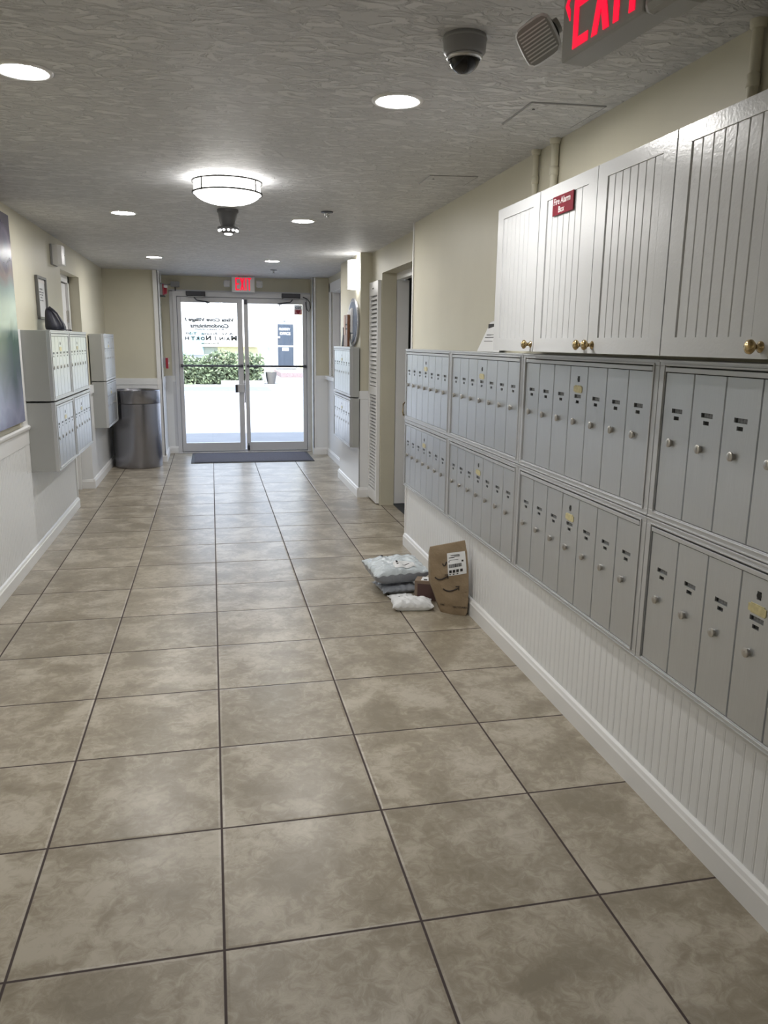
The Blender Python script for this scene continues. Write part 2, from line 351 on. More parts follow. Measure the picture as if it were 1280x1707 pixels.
# roof and outer walls above the ceiling: they shade the ground by the door
struct('roof', MB().box(-4.5, YB - 0.2, H + 0.12, 5.5, 10.95, 3.6).box(-4.5, 10.6, -0.1, -1.6, 10.95, 3.0).box(1.75, 10.6, -0.1, 5.5, 10.95, 3.0).box(-1.6, 10.8, 2.2, 1.75, 10.95, 2.45), 'whitewall')

def beadboard(y0, y1, z0, z1, x, side, pitch=0.042):
    """beaded panel on a plane x=const; side=-1 faces -x, +1 faces +x; real V grooves"""
    pr = []; n = max(1, int(round((y1 - y0) / pitch))); p = (y1 - y0) / n
    for i in range(n):
        a = y0 + i * p
        pr += [(a, 0.0035), (a + 0.003, 0.0018), (a + 0.0048, 0.0018), (a + 0.0078, 0.0035), (a + 0.0105, 0.0028), (a + 0.0132, 0.0035)]
    pr.append((y1, 0.0035)); mb = MB(); vs = []
    for a, d in pr: vs += [(x + side * d, a, z0), (x + side * d, a, z1)]
    return mb.add(vs, [(2 * i, 2 * i + 2, 2 * i + 3, 2 * i + 1) for i in range(len(pr) - 1)])
def profile_y(prof, y0, y1, x, side):
    return MB().prism([(x + side * a, z) for a, z in prof], y0, y1, 'y')
BASE = [(0, 0), (0.020, 0), (0.020, 0.070), (0.016, 0.076), (0.012, 0.088), (0.005, 0.094), (0, 0.094)]
RAIL = [(0, 0.78), (0.008, 0.78), (0.008, 0.868), (0.016, 0.874), (0.022, 0.884), (0.022, 0.896), (0.012, 0.904), (0, 0.904)]
def prof_x(prof, x0, x1, y):
    return MB().prism([(y - a, z) for a, z in prof], x0, x1, 'x')
# right wall, below the mailboxes
b = merge(beadboard(YB, 5.43, 0.09, 0.452, 1.364, -1), MB().box(1.364, YB, 0, 1.386, 5.43, 0.47), MB().box(1.356, YB, 0.43, 1.386, 5.43, 0.458))
struct('trim_1', b, 'white')
struct('baseboard_right', profile_y(BASE, YB, 5.44, 1.362, -1), 'trimw')
struct('trim_2', MB().box(1.375, 5.425, 1.42, 1.40, 5.445, H).box(1.352, 5.425, 0, 1.40, 5.445, 1.42), 'trimw', bevel=0.003)
# left wall
b = merge(beadboard(YB, 7.19, 0.09, 0.78, -1.204, 1, 0.035), MB().box(-1.211, YB, 0, -1.204, 7.2, 0.80))
struct('trim_3', b, 'white')
struct('trim_4', profile_y(RAIL, YB, 7.2, -1.205, 1), 'trimw', smooth='auto')
struct('baseboard_left', profile_y(BASE, YB, 7.21, -1.203, 1), 'trimw', bevel=0.002)
struct('trim_5', MB().box(-1.215, 7.192, 0.095, -1.193, 7.212, 0.895), 'trimw')
struct('trim_18', MB().box(-1.30, 8.139, 0, -1.1945, 8.1495, 1.0), 'white')
b = MB().box(-1.21, 8.15, 0, -1.195, 9.88, 0.93).box(-1.21, 8.15, 0.93, -1.18, 9.88, 1.01)
struct('trim_6', b, 'white')
struct('baseboard_left_far', merge(profile_y(BASE, 8.121, 9.88, -1.1948, 1), prof_x(BASE, -1.30, -1.1752, 8.1385)), 'trimw')
# left corner block (pillar) wainscot, band, corner bead
b = MB().box(-1.19, 9.868, 0, -0.60, 9.88, 0.87).box(-1.19, 9.862, 0.87, -0.60, 9.88, 0.935).box(-1.19, 9.855, 0.935, -0.59, 9.88, 1.012).box(-0.60, 9.88, 0, -0.588, YD, 0.935).box(-0.60, 9.88, 0.935, -0.583, YD, 1.012)
struct('trim_7', b, 'white', bevel=0.002)
struct('trim_8', MB().box(-0.645, 9.850, 1.0, -0.585, 9.862, H).box(-0.597, 9.850, 0.0, -0.583, 9.915, H).box(-0.645, 9.850, 0.0, -0.585, 9.862, 1.0), 'trimw', bevel=0.002)
struct('baseboard_corner_left', merge(prof_x(BASE, -1.19, -0.57, 9.866), profile_y(BASE, 9.85, YD, -0.588, 1)), 'trimw')
struct('trim_9', MB().box(-0.60, YD - 0.012, 0, -0.455, YD, 0.935).box(-0.60, YD - 0.018, 0.935, -0.455, YD, 1.012), 'white')
struct('baseboard_far', prof_x(BASE, -0.59, -0.455, YD - 0.01), 'trimw')
# right end
struct('trim_10', MB().box(1.30, 10.248, 0, 1.49, 10.26, 0.96).box(1.30, 10.242, 0.96, 1.49, 10.26, 1.036), 'white')
struct('trim_11', MB().box(1.288, 10.24, 0, 1.325, 10.262, H).box(1.288, 10.24, 0, 1.30, 10.34, H), 'trimw', bevel=0.002)
struct('baseboard_right_end', merge(prof_x(BASE, 1.285, 1.49, 10.25), profile_y(BASE, 8.45, 10.26, 1.485, -1)), 'trimw')
struct('trim_12', MB().box(1.478, 8.45, 0, 1.49, 10.26, 0.99).box(1.44, 8.45, 0.99, 1.49, 10.26, 1.04), 'white', bevel=0.003)
b = MB().box(1.35, 7.288, 0, 1.47, 7.30, 0.94).box(1.35, 7.282, 0.94, 1.47, 7.30, 1.018).box(1.348, 7.288, 0, 1.36, 8.45, 0.94).box(1.342, 7.288, 0.94, 1.36, 8.45, 1.018)
struct('trim_13', b, 'white', bevel=0.002)
struct('baseboard_right_far', merge(prof_x(BASE, 1.33, 1.47, 7.289), profile_y(BASE, 7.27, 8.46, 1.349, -1)), 'trimw')
# interior window (far right)
wf = struct('window_1', MB().box(1.47, wx0 - 0.09, 2.07, 1.50, wx1 + 0.09, 2.18).box(1.47, wx1, 1.04, 1.50, wx1 + 0.09, 2.18).box(1.47, wx0 - 0.09, 1.04, 1.50, wx0, 2.18)
            .box(1.50, wx1 - 0.03, 1.04, 1.60, wx1, 2.09).box(1.50, wx0, 2.06, 1.60, wx1, 2.09), 'trimw', bevel=0.003)
obj('pane', MB().box(1.585, wx0, 1.04, 1.593, wx1, 2.07), 'windowglass', wf)
# alcove door on the left
ad = struct('door_3', MB().box(-1.35, 7.22, 0.01, -1.325, 8.08, 1.97), 'trimw', bevel=0.003)
obj('door_frame', MB().box(-1.36, 8.08, 0, -1.30, 8.15, 2.035).box(-1.36, 7.2, 0, -1.30, 7.22, 2.035).box(-1.36, 7.2, 1.975, -1.30, 8.15, 2.035).box(-1.345, 7.22, 1.966, -1.322, 8.08, 1.976, 1), ['trimw', 'slot_dark'], ad)
for z in (0.35, 1.0, 1.62):
    obj('hinge', MB().box(-1.325, 8.05, z, -1.315, 8.09, z + 0.10).lathe([(0.006, 0), (0.006, 0.11)], (-1.315, 8.08, z - 0.005), n=10), 'lock', ad)
# open door leaf and doorway casing on the right
rd = struct('door_4', MB().box(1.605, 6.875, 0.01, 1.715, 6.94, 2.0), 'trimw', bevel=0.003)
hb = MB().tube([(1.69, 6.87, 0.83), (1.67, 6.83, 0.83), (1.662, 6.82, 0.86), (1.665, 6.82, 0.93), (1.69, 6.83, 0.95), (1.70, 6.87, 0.95)], 0.006)
part_label(obj('handle', hb, 'brass', rd), 'curved brass pull handle')
struct('trim_14', MB().box(1.60, 5.43, 2.0, 1.66, 6.87, 2.055).box(1.60, 5.43, 0, 1.66, 5.47, 2.0), 'trimw')

# ------------------------------------------------------------------ entrance doors
fr = struct('door_frame', MB().box(-0.46, YD - 0.05, 2.012, 1.30, YD + 0.06, 2.075).box(-0.46, YD - 0.05, 0, -0.412, YD + 0.06, 2.02).box(1.25, YD - 0.05, 0, 1.30, YD + 0.06, 2.02)
            .box(-0.46, YD - 0.06, 0, 1.30, YD + 0.08, 0.012).box(-0.42, YD + 0.030, 0.01, -0.392, YD + 0.058, 2.02).box(1.232, YD + 0.030, 0.01, 1.26, YD + 0.058, 2.02).box(-0.42, YD + 0.030, 1.99, 1.26, YD + 0.058, 2.03).box(-0.42, YD + 0.030, 0.005, 1.26, YD + 0.058, 0.035), 'doorframe', bevel=0.003)
struct('trim_15', MB().box(-0.50, YD - 0.016, 0, -0.458, YD, 2.085).box(-0.50, YD - 0.016, 2.07, 1.30, YD, 2.095), 'doorframe')
def leaf(name, x0, x1, g0, g1):
    o = struct(name, MB().box(x0, YD - 0.02, 0.02, g0, YD + 0.025, 2.008).box(g1, YD - 0.02, 0.02, x1, YD + 0.025, 2.008).box(g0, YD - 0.02, 0.02, g1, YD + 0.025, 0.133).box(g0, YD - 0.02, 1.943, g1, YD + 0.025, 2.008), 'doorframe', bevel=0.003)
    obj('pane', MB().box(g0 - 0.004, YD, 0.13, g1 + 0.004, YD + 0.006, 1.946), 'glass', o)
    pb = obj('push_bar', MB().tube([(x0 + 0.02, YD - 0.055, 1.142), (x1 - 0.01, YD - 0.055, 1.142)], 0.013, 12).box(x0 + 0.02, YD - 0.06, 1.125, x0 + 0.05, YD - 0.015, 1.16).box(x1 - 0.04, YD - 0.06, 1.125, x1 - 0.01, YD - 0.015, 1.16), 'darkmetal', o)
    return o
dl = leaf('door_1', -0.408, 0.412, -0.360, 0.345)
dr = leaf('door_2', 0.432, 1.246, 0.484, 1.197)
lk = obj('lock_body', MB().box(0.31, YD - 0.075, 0.80, 0.415, YD - 0.02, 0.905), 'doorframe', dl, bevel=0.004)
obj('lever', MB().box(0.295, YD - 0.10, 0.80, 0.325, YD - 0.06, 0.90), 'darkmetal', lk, bevel=0.003)
obj('latch_strip', MB().box(0.415, YD - 0.025, 0.66, 0.428, YD + 0.01, 1.02), 'darkmetal', dl)
obj('floor_bolt', MB().box(0.44, YD - 0.03, 0.03, 0.47, YD - 0.02, 0.09).tube([(0.455, YD - 0.035, 0.02), (0.455, YD - 0.035, 0.12)], 0.006), 'darkmetal', dr)
obj('top_bolt', MB().box(0.44, YD - 0.03, 1.93, 0.475, YD - 0.02, 1.99), 'darkmetal', dr)
# lettering stuck on the outside of the left leaf: mirrored as seen from inside
lines = [('Vista Cove Village I', 0.62, 0.058, 1.722, 0.25, 0.045), ('Condominiums', 0.49, 0.055, 1.652, 0.25, 0.045), ('A Condominium', 0.38, 0.022, 1.608, 0, 0.04),
         ('A-52   Rooms   T-50', 0.60, 0.032, 1.553, 0, 0.03), ('Entrance', 0.22, 0.022, 1.430, 0, 0.04)]
tb = MB()
for s_, w, h, z, sh, bd in lines: tb = merge(tb, moved(text_mesh(s_, w, h, 0.0008, bd, sh, mirror=True), T(-0.012, YD + 0.0068, z)))
# MAIN / NORTH with larger first letters
for s_, w, h, x in (('H', 0.05, 0.045, -0.30), ('T', 0.05, 0.045, -0.225), ('R', 0.045, 0.045, -0.165), ('O', 0.055, 0.045, -0.10), ('N', 0.066, 0.062, -0.028), ('/', 0.03, 0.055, 0.06), ('N', 0.045, 0.045, 0.135), ('I', 0.008, 0.045, 0.178), ('A', 0.055, 0.045, 0.222), ('M', 0.075, 0.062, 0.298)):
    tb = merge(tb, moved(text_mesh(s_, w, h, 0.0008, 0.05, 0, mirror=True), T(x, YD + 0.0068, 1.467 + h / 2)))
part_label(obj('lettering', tb, 'greyink', dl), 'mirrored grey lettering on the glass')

def closer(x, s, label):
    t = thing('door_closer', label, 'door closer', (x, YD - 0.05, 2.03), 0, 'closers above the entrance doors')
    obj('body', MB().box(-0.12, -0.055, -0.01, 0.12, 0.0, 0.045).box(-0.11, -0.058, -0.028, 0.11, -0.005, -0.01), 'darkmetal', t, bevel=0.004)
    obj('end_cap', MB().box(-0.105, -0.062, -0.03, 0.105, -0.056, -0.014), 'midgrey', t)
    a = obj('arm', MB().tube([(-0.02 * s, -0.04, -0.03), (0.01 * s, -0.05, -0.065), (0.15 * s, -0.035, -0.085)], 0.008), 'darkmetal', t)
    obj('bracket', MB().box(0.12 * s, -0.045, -0.095, 0.17 * s, 0.03, -0.08).box(0.14 * s, -0.03, -0.12, 0.15 * s, -0.02, -0.09), 'darkmetal', a)
closer(-0.17, 1, 'dark door closer above the left entrance door')
closer(1.04, -1, 'dark door closer above the right entrance door')
t = thing('wall_sticker', 'white and pink AED heart sticker in top right corner of the right door glass', 'sticker', (1.14, YD - 0.001, 1.88))
obj('upper_field', MB().box(-0.05, 0, 0.0, 0.05, 0.0008, 0.055), 'thinwhite', t)
obj('lower_field', MB().box(-0.05, 0, -0.065, 0.05, 0.0008, 0.0), 'thinpink', t)
obj('lettering', moved(text_mesh('AED', 0.075, 0.026, 0.0006, 0.02, mirror=True), T(0, -0.0008, 0.022)), 'ink', t)
hp = [(0.022 * 1.25 * math.sin(a) ** 3, 0.0016 * 1.25 * (13 * math.cos(a) - 5 * math.cos(2 * a) - 2 * math.cos(3 * a) - math.cos(4 * a))) for a in [2 * PI * i / 28 for i in range(28)]]
obj('heart', MB().prism([(x, z - 0.03) for x, z in hp], -0.0012, -0.0002), 'red', t)
tag(obj('door_cable', MB().tube([(1.20, YD - 0.052, 2.035), (1.245, YD - 0.08, 2.015), (1.285, YD - 0.085, 1.97), (1.292, YD - 0.08, 1.90), (1.275, YD - 0.07, 1.855), (1.25, YD - 0.065, 1.875), (1.238, YD - 0.06, 1.93), (1.235, YD - 0.052, 1.975)], 0.006), 'black'),
    'black cable loop hanging by the top right corner of the entrance doors', 'cable')
t = thing('door_mat', 'dark grey entrance mat with black rubber edge before the glass doors', 'doormat', (0.47, 10.08, 0.001))
obj('border', MB().box(-0.755, -0.42, 0, 0.755, 0.43, 0.007), 'rubber', t, bevel=0.003)
obj('pile', MB().box(-0.715, -0.385, 0.004, 0.715, 0.395, 0.011), 'matcarpet', t)

# ================================================================== MAILBOXES
def holed(w, h, holes, y=0.0, depth=0.006):
    """front plate w x h in the XZ plane (front at -Y), origin top centre, rectangular recesses"""
    xs = sorted({-w / 2, w / 2} | {a for q in holes for a in (q[0], q[2])}); zs = sorted({-h, 0} | {a for q in holes for a in (q[1], q[3])})
    mb = MB()
    for i in range(len(xs) - 1):
        for j in range(len(zs) - 1):
            cx, cz = (xs[i] + xs[i + 1]) / 2, (zs[j] + zs[j + 1]) / 2
            if any(q[0] < cx < q[2] and q[1] < cz < q[3] for q in holes): continue
            mb.add([(xs[i], y, zs[j]), (xs[i + 1], y, zs[j]), (xs[i + 1], y, zs[j + 1]), (xs[i], y, zs[j + 1])], [(0, 1, 2, 3)])
    for x0, z0, x1, z1 in holes + [(-w / 2, -h, w / 2, 0)]:
        g = 0.0018 if z0 == -h else 0.0            # rolled outer edge
        mb.add([(x0, y, z0), (x1, y, z0), (x1, y, z1), (x0, y, z1), (x0 - g, y + depth, z0), (x1 + g, y + depth, z0), (x1 + g, y + depth, z1), (x0 - g, y + depth, z1)], [(0, 1, 5, 4), (1, 2, 6, 5), (2, 3, 7, 6), (3, 0, 4, 7)])
    return mb
DH = 0.421
def door_proto(w, h, special, lp=0.0120):
    sl = [(-0.0265, -0.116, 0.0265, -0.103), (-0.013, -0.136, 0.012, -0.125)]
    if special: sl.append((-0.008, -0.057, 0.008, -0.035))
    d = obj('door', holed(w - 0.0070, h, sl), 'alu')
    obj('name_slot', MB().box(-0.028, 0.0062, -0.118, 0.028, 0.009, -0.101), 'slot_dark', d)
    obj('name_card', MB().box(-0.017, 0.005, -0.115, 0.026, 0.0062, -0.104), 'card', d)
    obj('view_hole', MB().box(-0.015, 0.0062, -0.138, 0.014, 0.009, -0.123), 'slot_dark', d)
    obj('lock', MB().lathe([(0.0, -lp), (0.0100, -lp), (0.0128, -lp * .86), (0.0128, -lp * .48), (0.0100, -lp * .33), (0.0095, 0.001)], (-0.017, 0, -0.205), 'y', 18).box(-0.0182, -lp - 0.0007, -0.211, -0.0158, -lp + 0.0001, -0.199), 'lock', d, smooth='auto')
    if special:
        obj('key_hole', MB().lathe([(0.0, -0.0012), (0.0085, -0.0012), (0.0098, 0.001), (0.0098, 0.003)], (0, 0, -0.046), 'y', 20), 'slot_dark', d, smooth='auto')
        obj('brass_plate', MB().box(-0.034, -0.0025, -0.093, 0.034, 0, -0.073).box(-0.024, -0.0022, -0.0965, 0.03, 0, -0.093).box(-0.026, -0.0022, -0.073, 0.026, 0, -0.069), 'brassplate', d, bevel=0.0008)
    return d
protos = {}
def bank(label, y_or_loc, rotz, w, n, dw, zt, zb, group, z_door=None, body=0.0, name='mailbox_unit', special=3, depth_front=0.0, framem='alu_frame', lp=0.0120):
    """one mailbox unit: outer frame w wide, zt..zb, n doors dw wide; origin on the front plane, local x to the viewer's right"""
    t = thing(name, label, 'mailboxes', (y_or_loc[0], y_or_loc[1], zb), rotz, group)
    hh = zt - zb; dz1, dz0 = z_door; dz1 -= zb; dz0 -= zb; mg = (w - n * dw) / 2
    f = MB()
    x0, x1 = -w / 2 + 0.0015, w / 2 - 0.0015; i0, i1 = -w / 2 + mg, w / 2 - mg
    zf = dz1 + 0.019                                  # top of the flap
    f.box(x0, 0.0, zf + 0.001, x1, 0.03, hh - 0.0015).box(x0, 0, 0.0015, x1, 0.03, dz0 - 0.002)
    f.box(x0, 0.0, dz0 - 0.002, i0 - 0.003, 0.03, zf + 0.001).box(i1 + 0.003, 0.0, dz0 - 0.002, x1, 0.03, zf + 0.001)
    # raised bead round the opening
    f.box(x0, -0.004, hh - 0.008, x1, 0, hh - 0.0015).box(x0, -0.003, 0.0015, x1, 0, 0.007)
    f.box(i0 - 0.010, -0.004, dz0 - 0.008, i0 - 0.0045, 0, zf + 0.004).box(i1 + 0.0045, -0.004, dz0 - 0.008, i1 + 0.010, 0, zf + 0.004).box(i0 - 0.010, -0.004, zf + 0.003, i1 + 0.010, 0, zf + 0.008).box(i0 - 0.010, -0.004, dz0 - 0.010, i1 + 0.010, 0, dz0 - 0.006)
    obj('frame', f, framem, t, bevel=0.0012)
    obj('header_flap', MB().box(i0, -0.003, dz1 + 0.003, i1, 0.02, dz1 + 0.0165), framem, t, bevel=0.001)
    obj('back_panel', MB().box(i0 - 0.002, 0.012, dz0 - 0.001, i1 + 0.002, 0.02, zf), 'slot_dark', t)
    key = (round(dw, 4), round(dz1 - dz0, 3), lp)
    if key not in protos:
        a = door_proto(dw, dz1 - dz0, False, lp); b_ = door_proto(dw, dz1 - dz0, True, lp); protos[key] = [a, b_, 0, 0]
    pr = protos[key]
    for i in range(n):
        k = 1 if i == special else 0
        if pr[2 + k] == 0: d = pr[k]; pr[2 + k] = 1; d.parent = t
        else: d = dup(pr[k], t)
        d.location = (-w / 2 + mg + dw * (i + 0.5), 0.0015, dz1)
    if body:
        obj('cabinet', MB().box(-w / 2, 0.022, 0.0, w / 2, body, hh - 0.004), 'boxgrey', t, bevel=0.002)
    return t
XM = 1.335
seams = [1.093, 2.180, 3.265, 4.345, 5.420]
names = ['nearest the camera, cut by the photo edge', 'under the double-door cupboard', 'second from the doorway', 'farthest, beside the doorway']
for i in range(4):
    w = seams[i + 1] - seams[i]; yc = (seams[i] + seams[i + 1]) / 2; dw = (w - 0.0735) / 7
    bank('silver mailbox unit, upper row of right wall, ' + names[i], (XM, yc), RIGHT, w, 7, dw, 1.425, 0.936, 'right wall mailboxes', (1.3855, 0.9635))
    bank('silver mailbox unit, lower row of right wall, ' + names[i], (XM, yc), RIGHT, w, 7, dw, 0.936, 0.456, 'right wall mailboxes', (0.8935, 0.4805))
# backing that carries the right hand run
struct('trim_16', MB().box(1.362, seams[0], 0.456, 1.386, seams[4], 1.425), 'boxgrey')

def lbank(label, y0, y1, xf, zt, zb, n, dw, group, body, special=2, rot=LEFT, fm='alu_frame'):
    return bank(label, (xf, (y0 + y1) / 2), rot, y1 - y0, n, dw, zt, zb, group, (zt - 0.0425, zb + 0.026), body=body, special=special, framem=fm, lp=0.005 if y0 < 6.5 else 0.003)
g = 'mailboxes boxed out from the left wall'
lbank('grey boxed mailbox unit on left wall, upper row, near end under the black bag', 5.53, 6.235, -1.022, 1.520, 1.058, 5, 0.128, g, 0.178)
lbank('grey boxed mailbox unit on left wall, upper row, farther one of the pair', 6.235, 7.08, -1.022, 1.520, 1.058, 6, 0.128, g, 0.178, special=2)
lbank('grey boxed mailbox unit on left wall, lower row, near end beside the painting', 5.53, 6.25, -1.022, 1.050, 0.588, 5, 0.128, g, 0.178)
lbank('grey boxed mailbox unit on left wall, lower row, farther one of the pair', 6.25, 7.08, -1.022, 1.050, 0.588, 6, 0.128, g, 0.178, special=2)
struct('trim_17', MB().box(-1.21, 5.47, 0.60, -1.199, 5.53, 1.52).box(-1.21, 5.40, 0.60, -1.1985, 5.475, 1.04), 'trimw')
g = 'pale mailboxes above the trash can'
lbank('pale bluish mailbox unit on the left wall beside the steel trash can, upper one', 8.457, 9.30, -1.055, 1.520, 1.046, 6, 0.13, g, 0.143, special=2)
lbank('pale bluish mailbox unit on the left wall beside the steel trash can, lower one', 8.457, 9.30, -1.055, 1.040, 0.568, 6, 0.13, g, 0.143, special=2)
g = 'mailboxes by the round wall sign'
lbank('silver mailbox unit on the far right wall, upper one, under the wooden plaque', 7.275, 8.285, 1.262, 1.424, 0.960, 7, 0.138, g, 0.085, special=3, rot=RIGHT)
lbank('silver mailbox unit on the far right wall, lower one nearest the floor', 7.275, 8.285, 1.262, 0.952, 0.484, 7, 0.138, g, 0.085, special=3, rot=RIGHT)

# ================================================================== CUPBOARDS
XC = 1.17
def bead_door(w, h, kx, parent, x):
    """framed door: flat border and recessed beaded panel; local origin bottom left, front at -Y"""
    m = 0.060; mb = MB()
    mb.add([(0, 0, 0), (w, 0, 0), (w, 0, h), (0, 0, h), (m, 0, m * 0.8), (w - m, 0, m * 0.8), (w - m, 0, h - m * 0.7), (m, 0, h - m * 0.7)], [(0, 1, 5, 4), (1, 2, 6, 5), (2, 3, 7, 6), (3, 0, 4, 7)])
    mb.add([(0, 0, 0), (w, 0, 0), (w, 0, h), (0, 0, h), (0, 0.018, 0), (w, 0.018, 0), (w, 0.018, h), (0, 0.018, h)], [(0, 1, 5, 4), (1, 2, 6, 5), (2, 3, 7, 6), (3, 0, 4, 7), (4, 5, 6, 7)])
    d = obj('door', mb, 'white_gloss', parent, loc=(x, 0, 0))
    z0, z1 = m * 0.8, h - m * 0.7; n = 7; p = (w - 2 * m) / n; pr = [(m, 0.0), (m + 0.002, 0.005)]
    for i in range(n):
        a = m + i * p
        if i: pr += [(a - 0.0028, 0.003), (a, 0.0058), (a + 0.0028, 0.003)]
        else: pr += [(a + 0.006, 0.003)]
    pr += [(w - m - 0.006, 0.003), (w - m - 0.002, 0.005), (w - m, 0.0)]
    vs = []
    for a, dd in pr: vs += [(a, dd, z0), (a, dd, z1)]
    pb = MB().add(vs, [(2 * i, 2 * i + 2, 2 * i + 3, 2 * i + 1) for i in range(len(pr) - 1)])
    for z in (z0, z1):
        pb.add([(m, 0, z), (w - m, 0, z), (w - m, 0.0075, z), (m, 0.0075, z)], [(0, 1, 2, 3)])
    obj('beaded_panel', pb, 'white_gloss', d)
    k = obj('knob', MB().lathe([(0.0, -0.036), (0.009, -0.035), (0.0155, -0.030), (0.0165, -0.025), (0.013, -0.020), (0.007, -0.016), (0.0055, -0.010), (0.0075, -0.004), (0.013, -0.001), (0.013, 0.001)], (kx, 0, 0.026), 'y', 24), 'brass', d, smooth=True)
    return d
def cupboard(label, y_left, widths, knobs):
    W_ = sum(widths); t = thing('wall_cupboard', label, 'cupboard', (XC, y_left, 1.438), RIGHT, 'white wall cupboards')
    obj('carcass', MB().box(0.001, 0.021, 0.0, W_ - 0.002, 0.213, 0.558), 'white', t)
    x = 0
    for w, k in zip(widths, knobs):
        bead_door(w - 0.004, 0.560, k, t, x + 0.002); x += w
    return t
cupboard('white single-door wall cupboard farthest from the camera, left end of the row', 3.205, [0.428], [0.402])
cupboard('white double-door wall cupboard with two brass knobs side by side and the red sign', 2.777, [0.437, 0.422], [0.408, 0.030])
cupboard('white wall cupboard nearest the camera with one brass knob at its right', 1.916, [0.424, 0.424], [0.392, 0.392])
# red sign
t = thing('wall_sign', 'small maroon sign reading Fire Alarm Box on a cupboard door', 'sign', (XC - 0.001, 2.578, 1.926), RIGHT)
obj('plate', MB().box(-0.08, -0.003, -0.031, 0.08, 0, 0.031), 'maroon', t, bevel=0.001)
obj('lettering', merge(moved(text_mesh('Fire Alarm', 0.128, 0.021, 0.0006, 0.012), T(-0.006, -0.0034, 0.0135)), moved(text_mesh('Box', 0.046, 0.020, 0.0006, 0.012), T(-0.008, -0.0034, -0.0145))), 'signwhite', t)
# paper leaning behind the first cupboard
t = thing('paper_notice', 'white paper notice with a dark picture tucked behind the left end of the cupboards', 'paper', (1.345, 3.80, 1.426), RIGHT)
obj('sheet', MB().add([(-0.10, -0.008, 0), (0.22, -0.008, 0), (0.22, 0.036, 0.17), (-0.035, 0.036, 0.145), (-0.10, -0.006, 0), (0.22, -0.006, 0), (0.22, 0.038, 0.17), (-0.035, 0.038, 0.145)], [(0, 1, 2, 3), (7, 6, 5, 4), (0, 4, 5, 1), (1, 5, 6, 2), (2, 6, 7, 3), (3, 7, 4, 0)]), 'paper', t)
obj('picture_print', MB().box(-0.035, 0.026, 0.112, 0.20, 0.030, 0.136), 'ink', t)
obj('text_print', MB().box(-0.02, 0.013, 0.080, 0.10, 0.0145, 0.084).box(-0.03, 0.009, 0.068, 0.09, 0.0105, 0.072).box(-0.03, 0.004, 0.050, 0.09, 0.0055, 0.053), 'greyink', t)
# pipes above the cupboards
def pipe(y, w, label, zc=2.16):
    t = thing('wall_pipe', label, 'pipe', (1.368, y, 1.60), RIGHT, 'cream pipes running up to the ceiling')
    obj('run', MB().lathe([(w, 0), (w, H - 1.60)], (0, 0, 0), n=16), 'beige', t, smooth=True)
    obj('ceiling_collar', MB().lathe([(w, -0.02), (w + 0.006, -0.018), (w + 0.008, 0.0)], (0, 0, H - 1.60), n=16), 'beige', t, smooth=True)
    obj('joint', MB().lathe([(w, -0.03), (w + 0.003, -0.028), (w + 0.003, 0.0), (w, 0.002)], (0, 0, zc - 1.60), n=16), 'beige', t, smooth=True)
pipe(3.318, 0.013, 'thin cream pipe on the right wall, left of the pair above the cupboards')
pipe(3.125, 0.016, 'cream pipe on the right wall, right of the pair above the cupboards')
pipe(1.92, 0.014, 'cream pipe on the right wall above the nearest cupboard', 2.14)

# ================================================================== CEILING THINGS
def downlight(label, x, y):
    t = thing('downlight', label, 'ceiling light', (x, y, H), 0, 'recessed round downlights')
    obj('trim_ring', MB().lathe([(0.088, 0.001), (0.088, -0.003), (0.083, -0.007), (0.070, -0.006), (0.066, 0.0)], n=40), 'trimw', t, smooth=True)
    obj('lens', MB().lathe([(0.068, -0.004), (0.0, -0.004)], n=40), 'downglass', t)
    return t
base = downlight('lit round downlight at the near left of the ceiling, cut by the photo edge', -0.535, 2.795)
for lab, x, y in (('lit round downlight at the near right of the ceiling, left of the security camera', 0.644, 2.795), ('lit round downlight in the middle row on the left side of the ceiling', -0.525, 5.56), ('lit round downlight in the middle row on the right by the sprinkler', 0.636, 5.565),
                  ('lit round downlight farthest along on the left side of the ceiling', -0.52, 8.34), ('lit round downlight farthest along on the right side of the ceiling', 0.638, 8.35),
                  ('unseen round downlight added for light at the back of the hall, left', -0.535, -2.76), ('unseen round downlight added for light at the back of the hall, right', 0.64, -2.76)):  # last two: unseen downlights added behind the camera for their light
    dupthing(base, lab, (x, y, H))
def dome(x, y, label):
    t = thing('dome_light', label, 'ceiling light', (x, y, H))
    obj('base_plate', MB().lathe([(0.14, 0), (0.14, -0.012), (0.0, -0.012)], n=40), 'chrome', t)
    pr = [(0.165, -0.012), (0.168, -0.06)] + [(0.168 * math.cos(a), -0.06 - 0.062 * math.sin(a)) for a in [PI / 2 * i / 10 for i in range(1, 11)]]
    obj('glass_bowl', MB().lathe(pr, n=48), 'lampglass', t, smooth=True)
    for z in (-0.014, -0.068):
        ring = [(0.176 * math.cos(a), 0.176 * math.sin(a), z) for a in [2 * PI * i / 48 for i in range(49)]]
        obj('ring', MB().lathe([(0.171, z - 0.004), (0.178, z - 0.004), (0.178, z + 0.004), (0.171, z + 0.004), (0.171, z - 0.004)], n=48), 'lampband', t, smooth='auto')
    for a in (0.5, 2.6, 3.9, 5.6):
        obj('post', MB().tube([(0.176 * math.cos(a), 0.176 * math.sin(a), -0.010), (0.176 * math.cos(a), 0.176 * math.sin(a), -0.074)], 0.004), 'lampband', t)
dome(0.108, 4.31, 'large lit dome ceiling light with two metal rings in the middle of the hall')
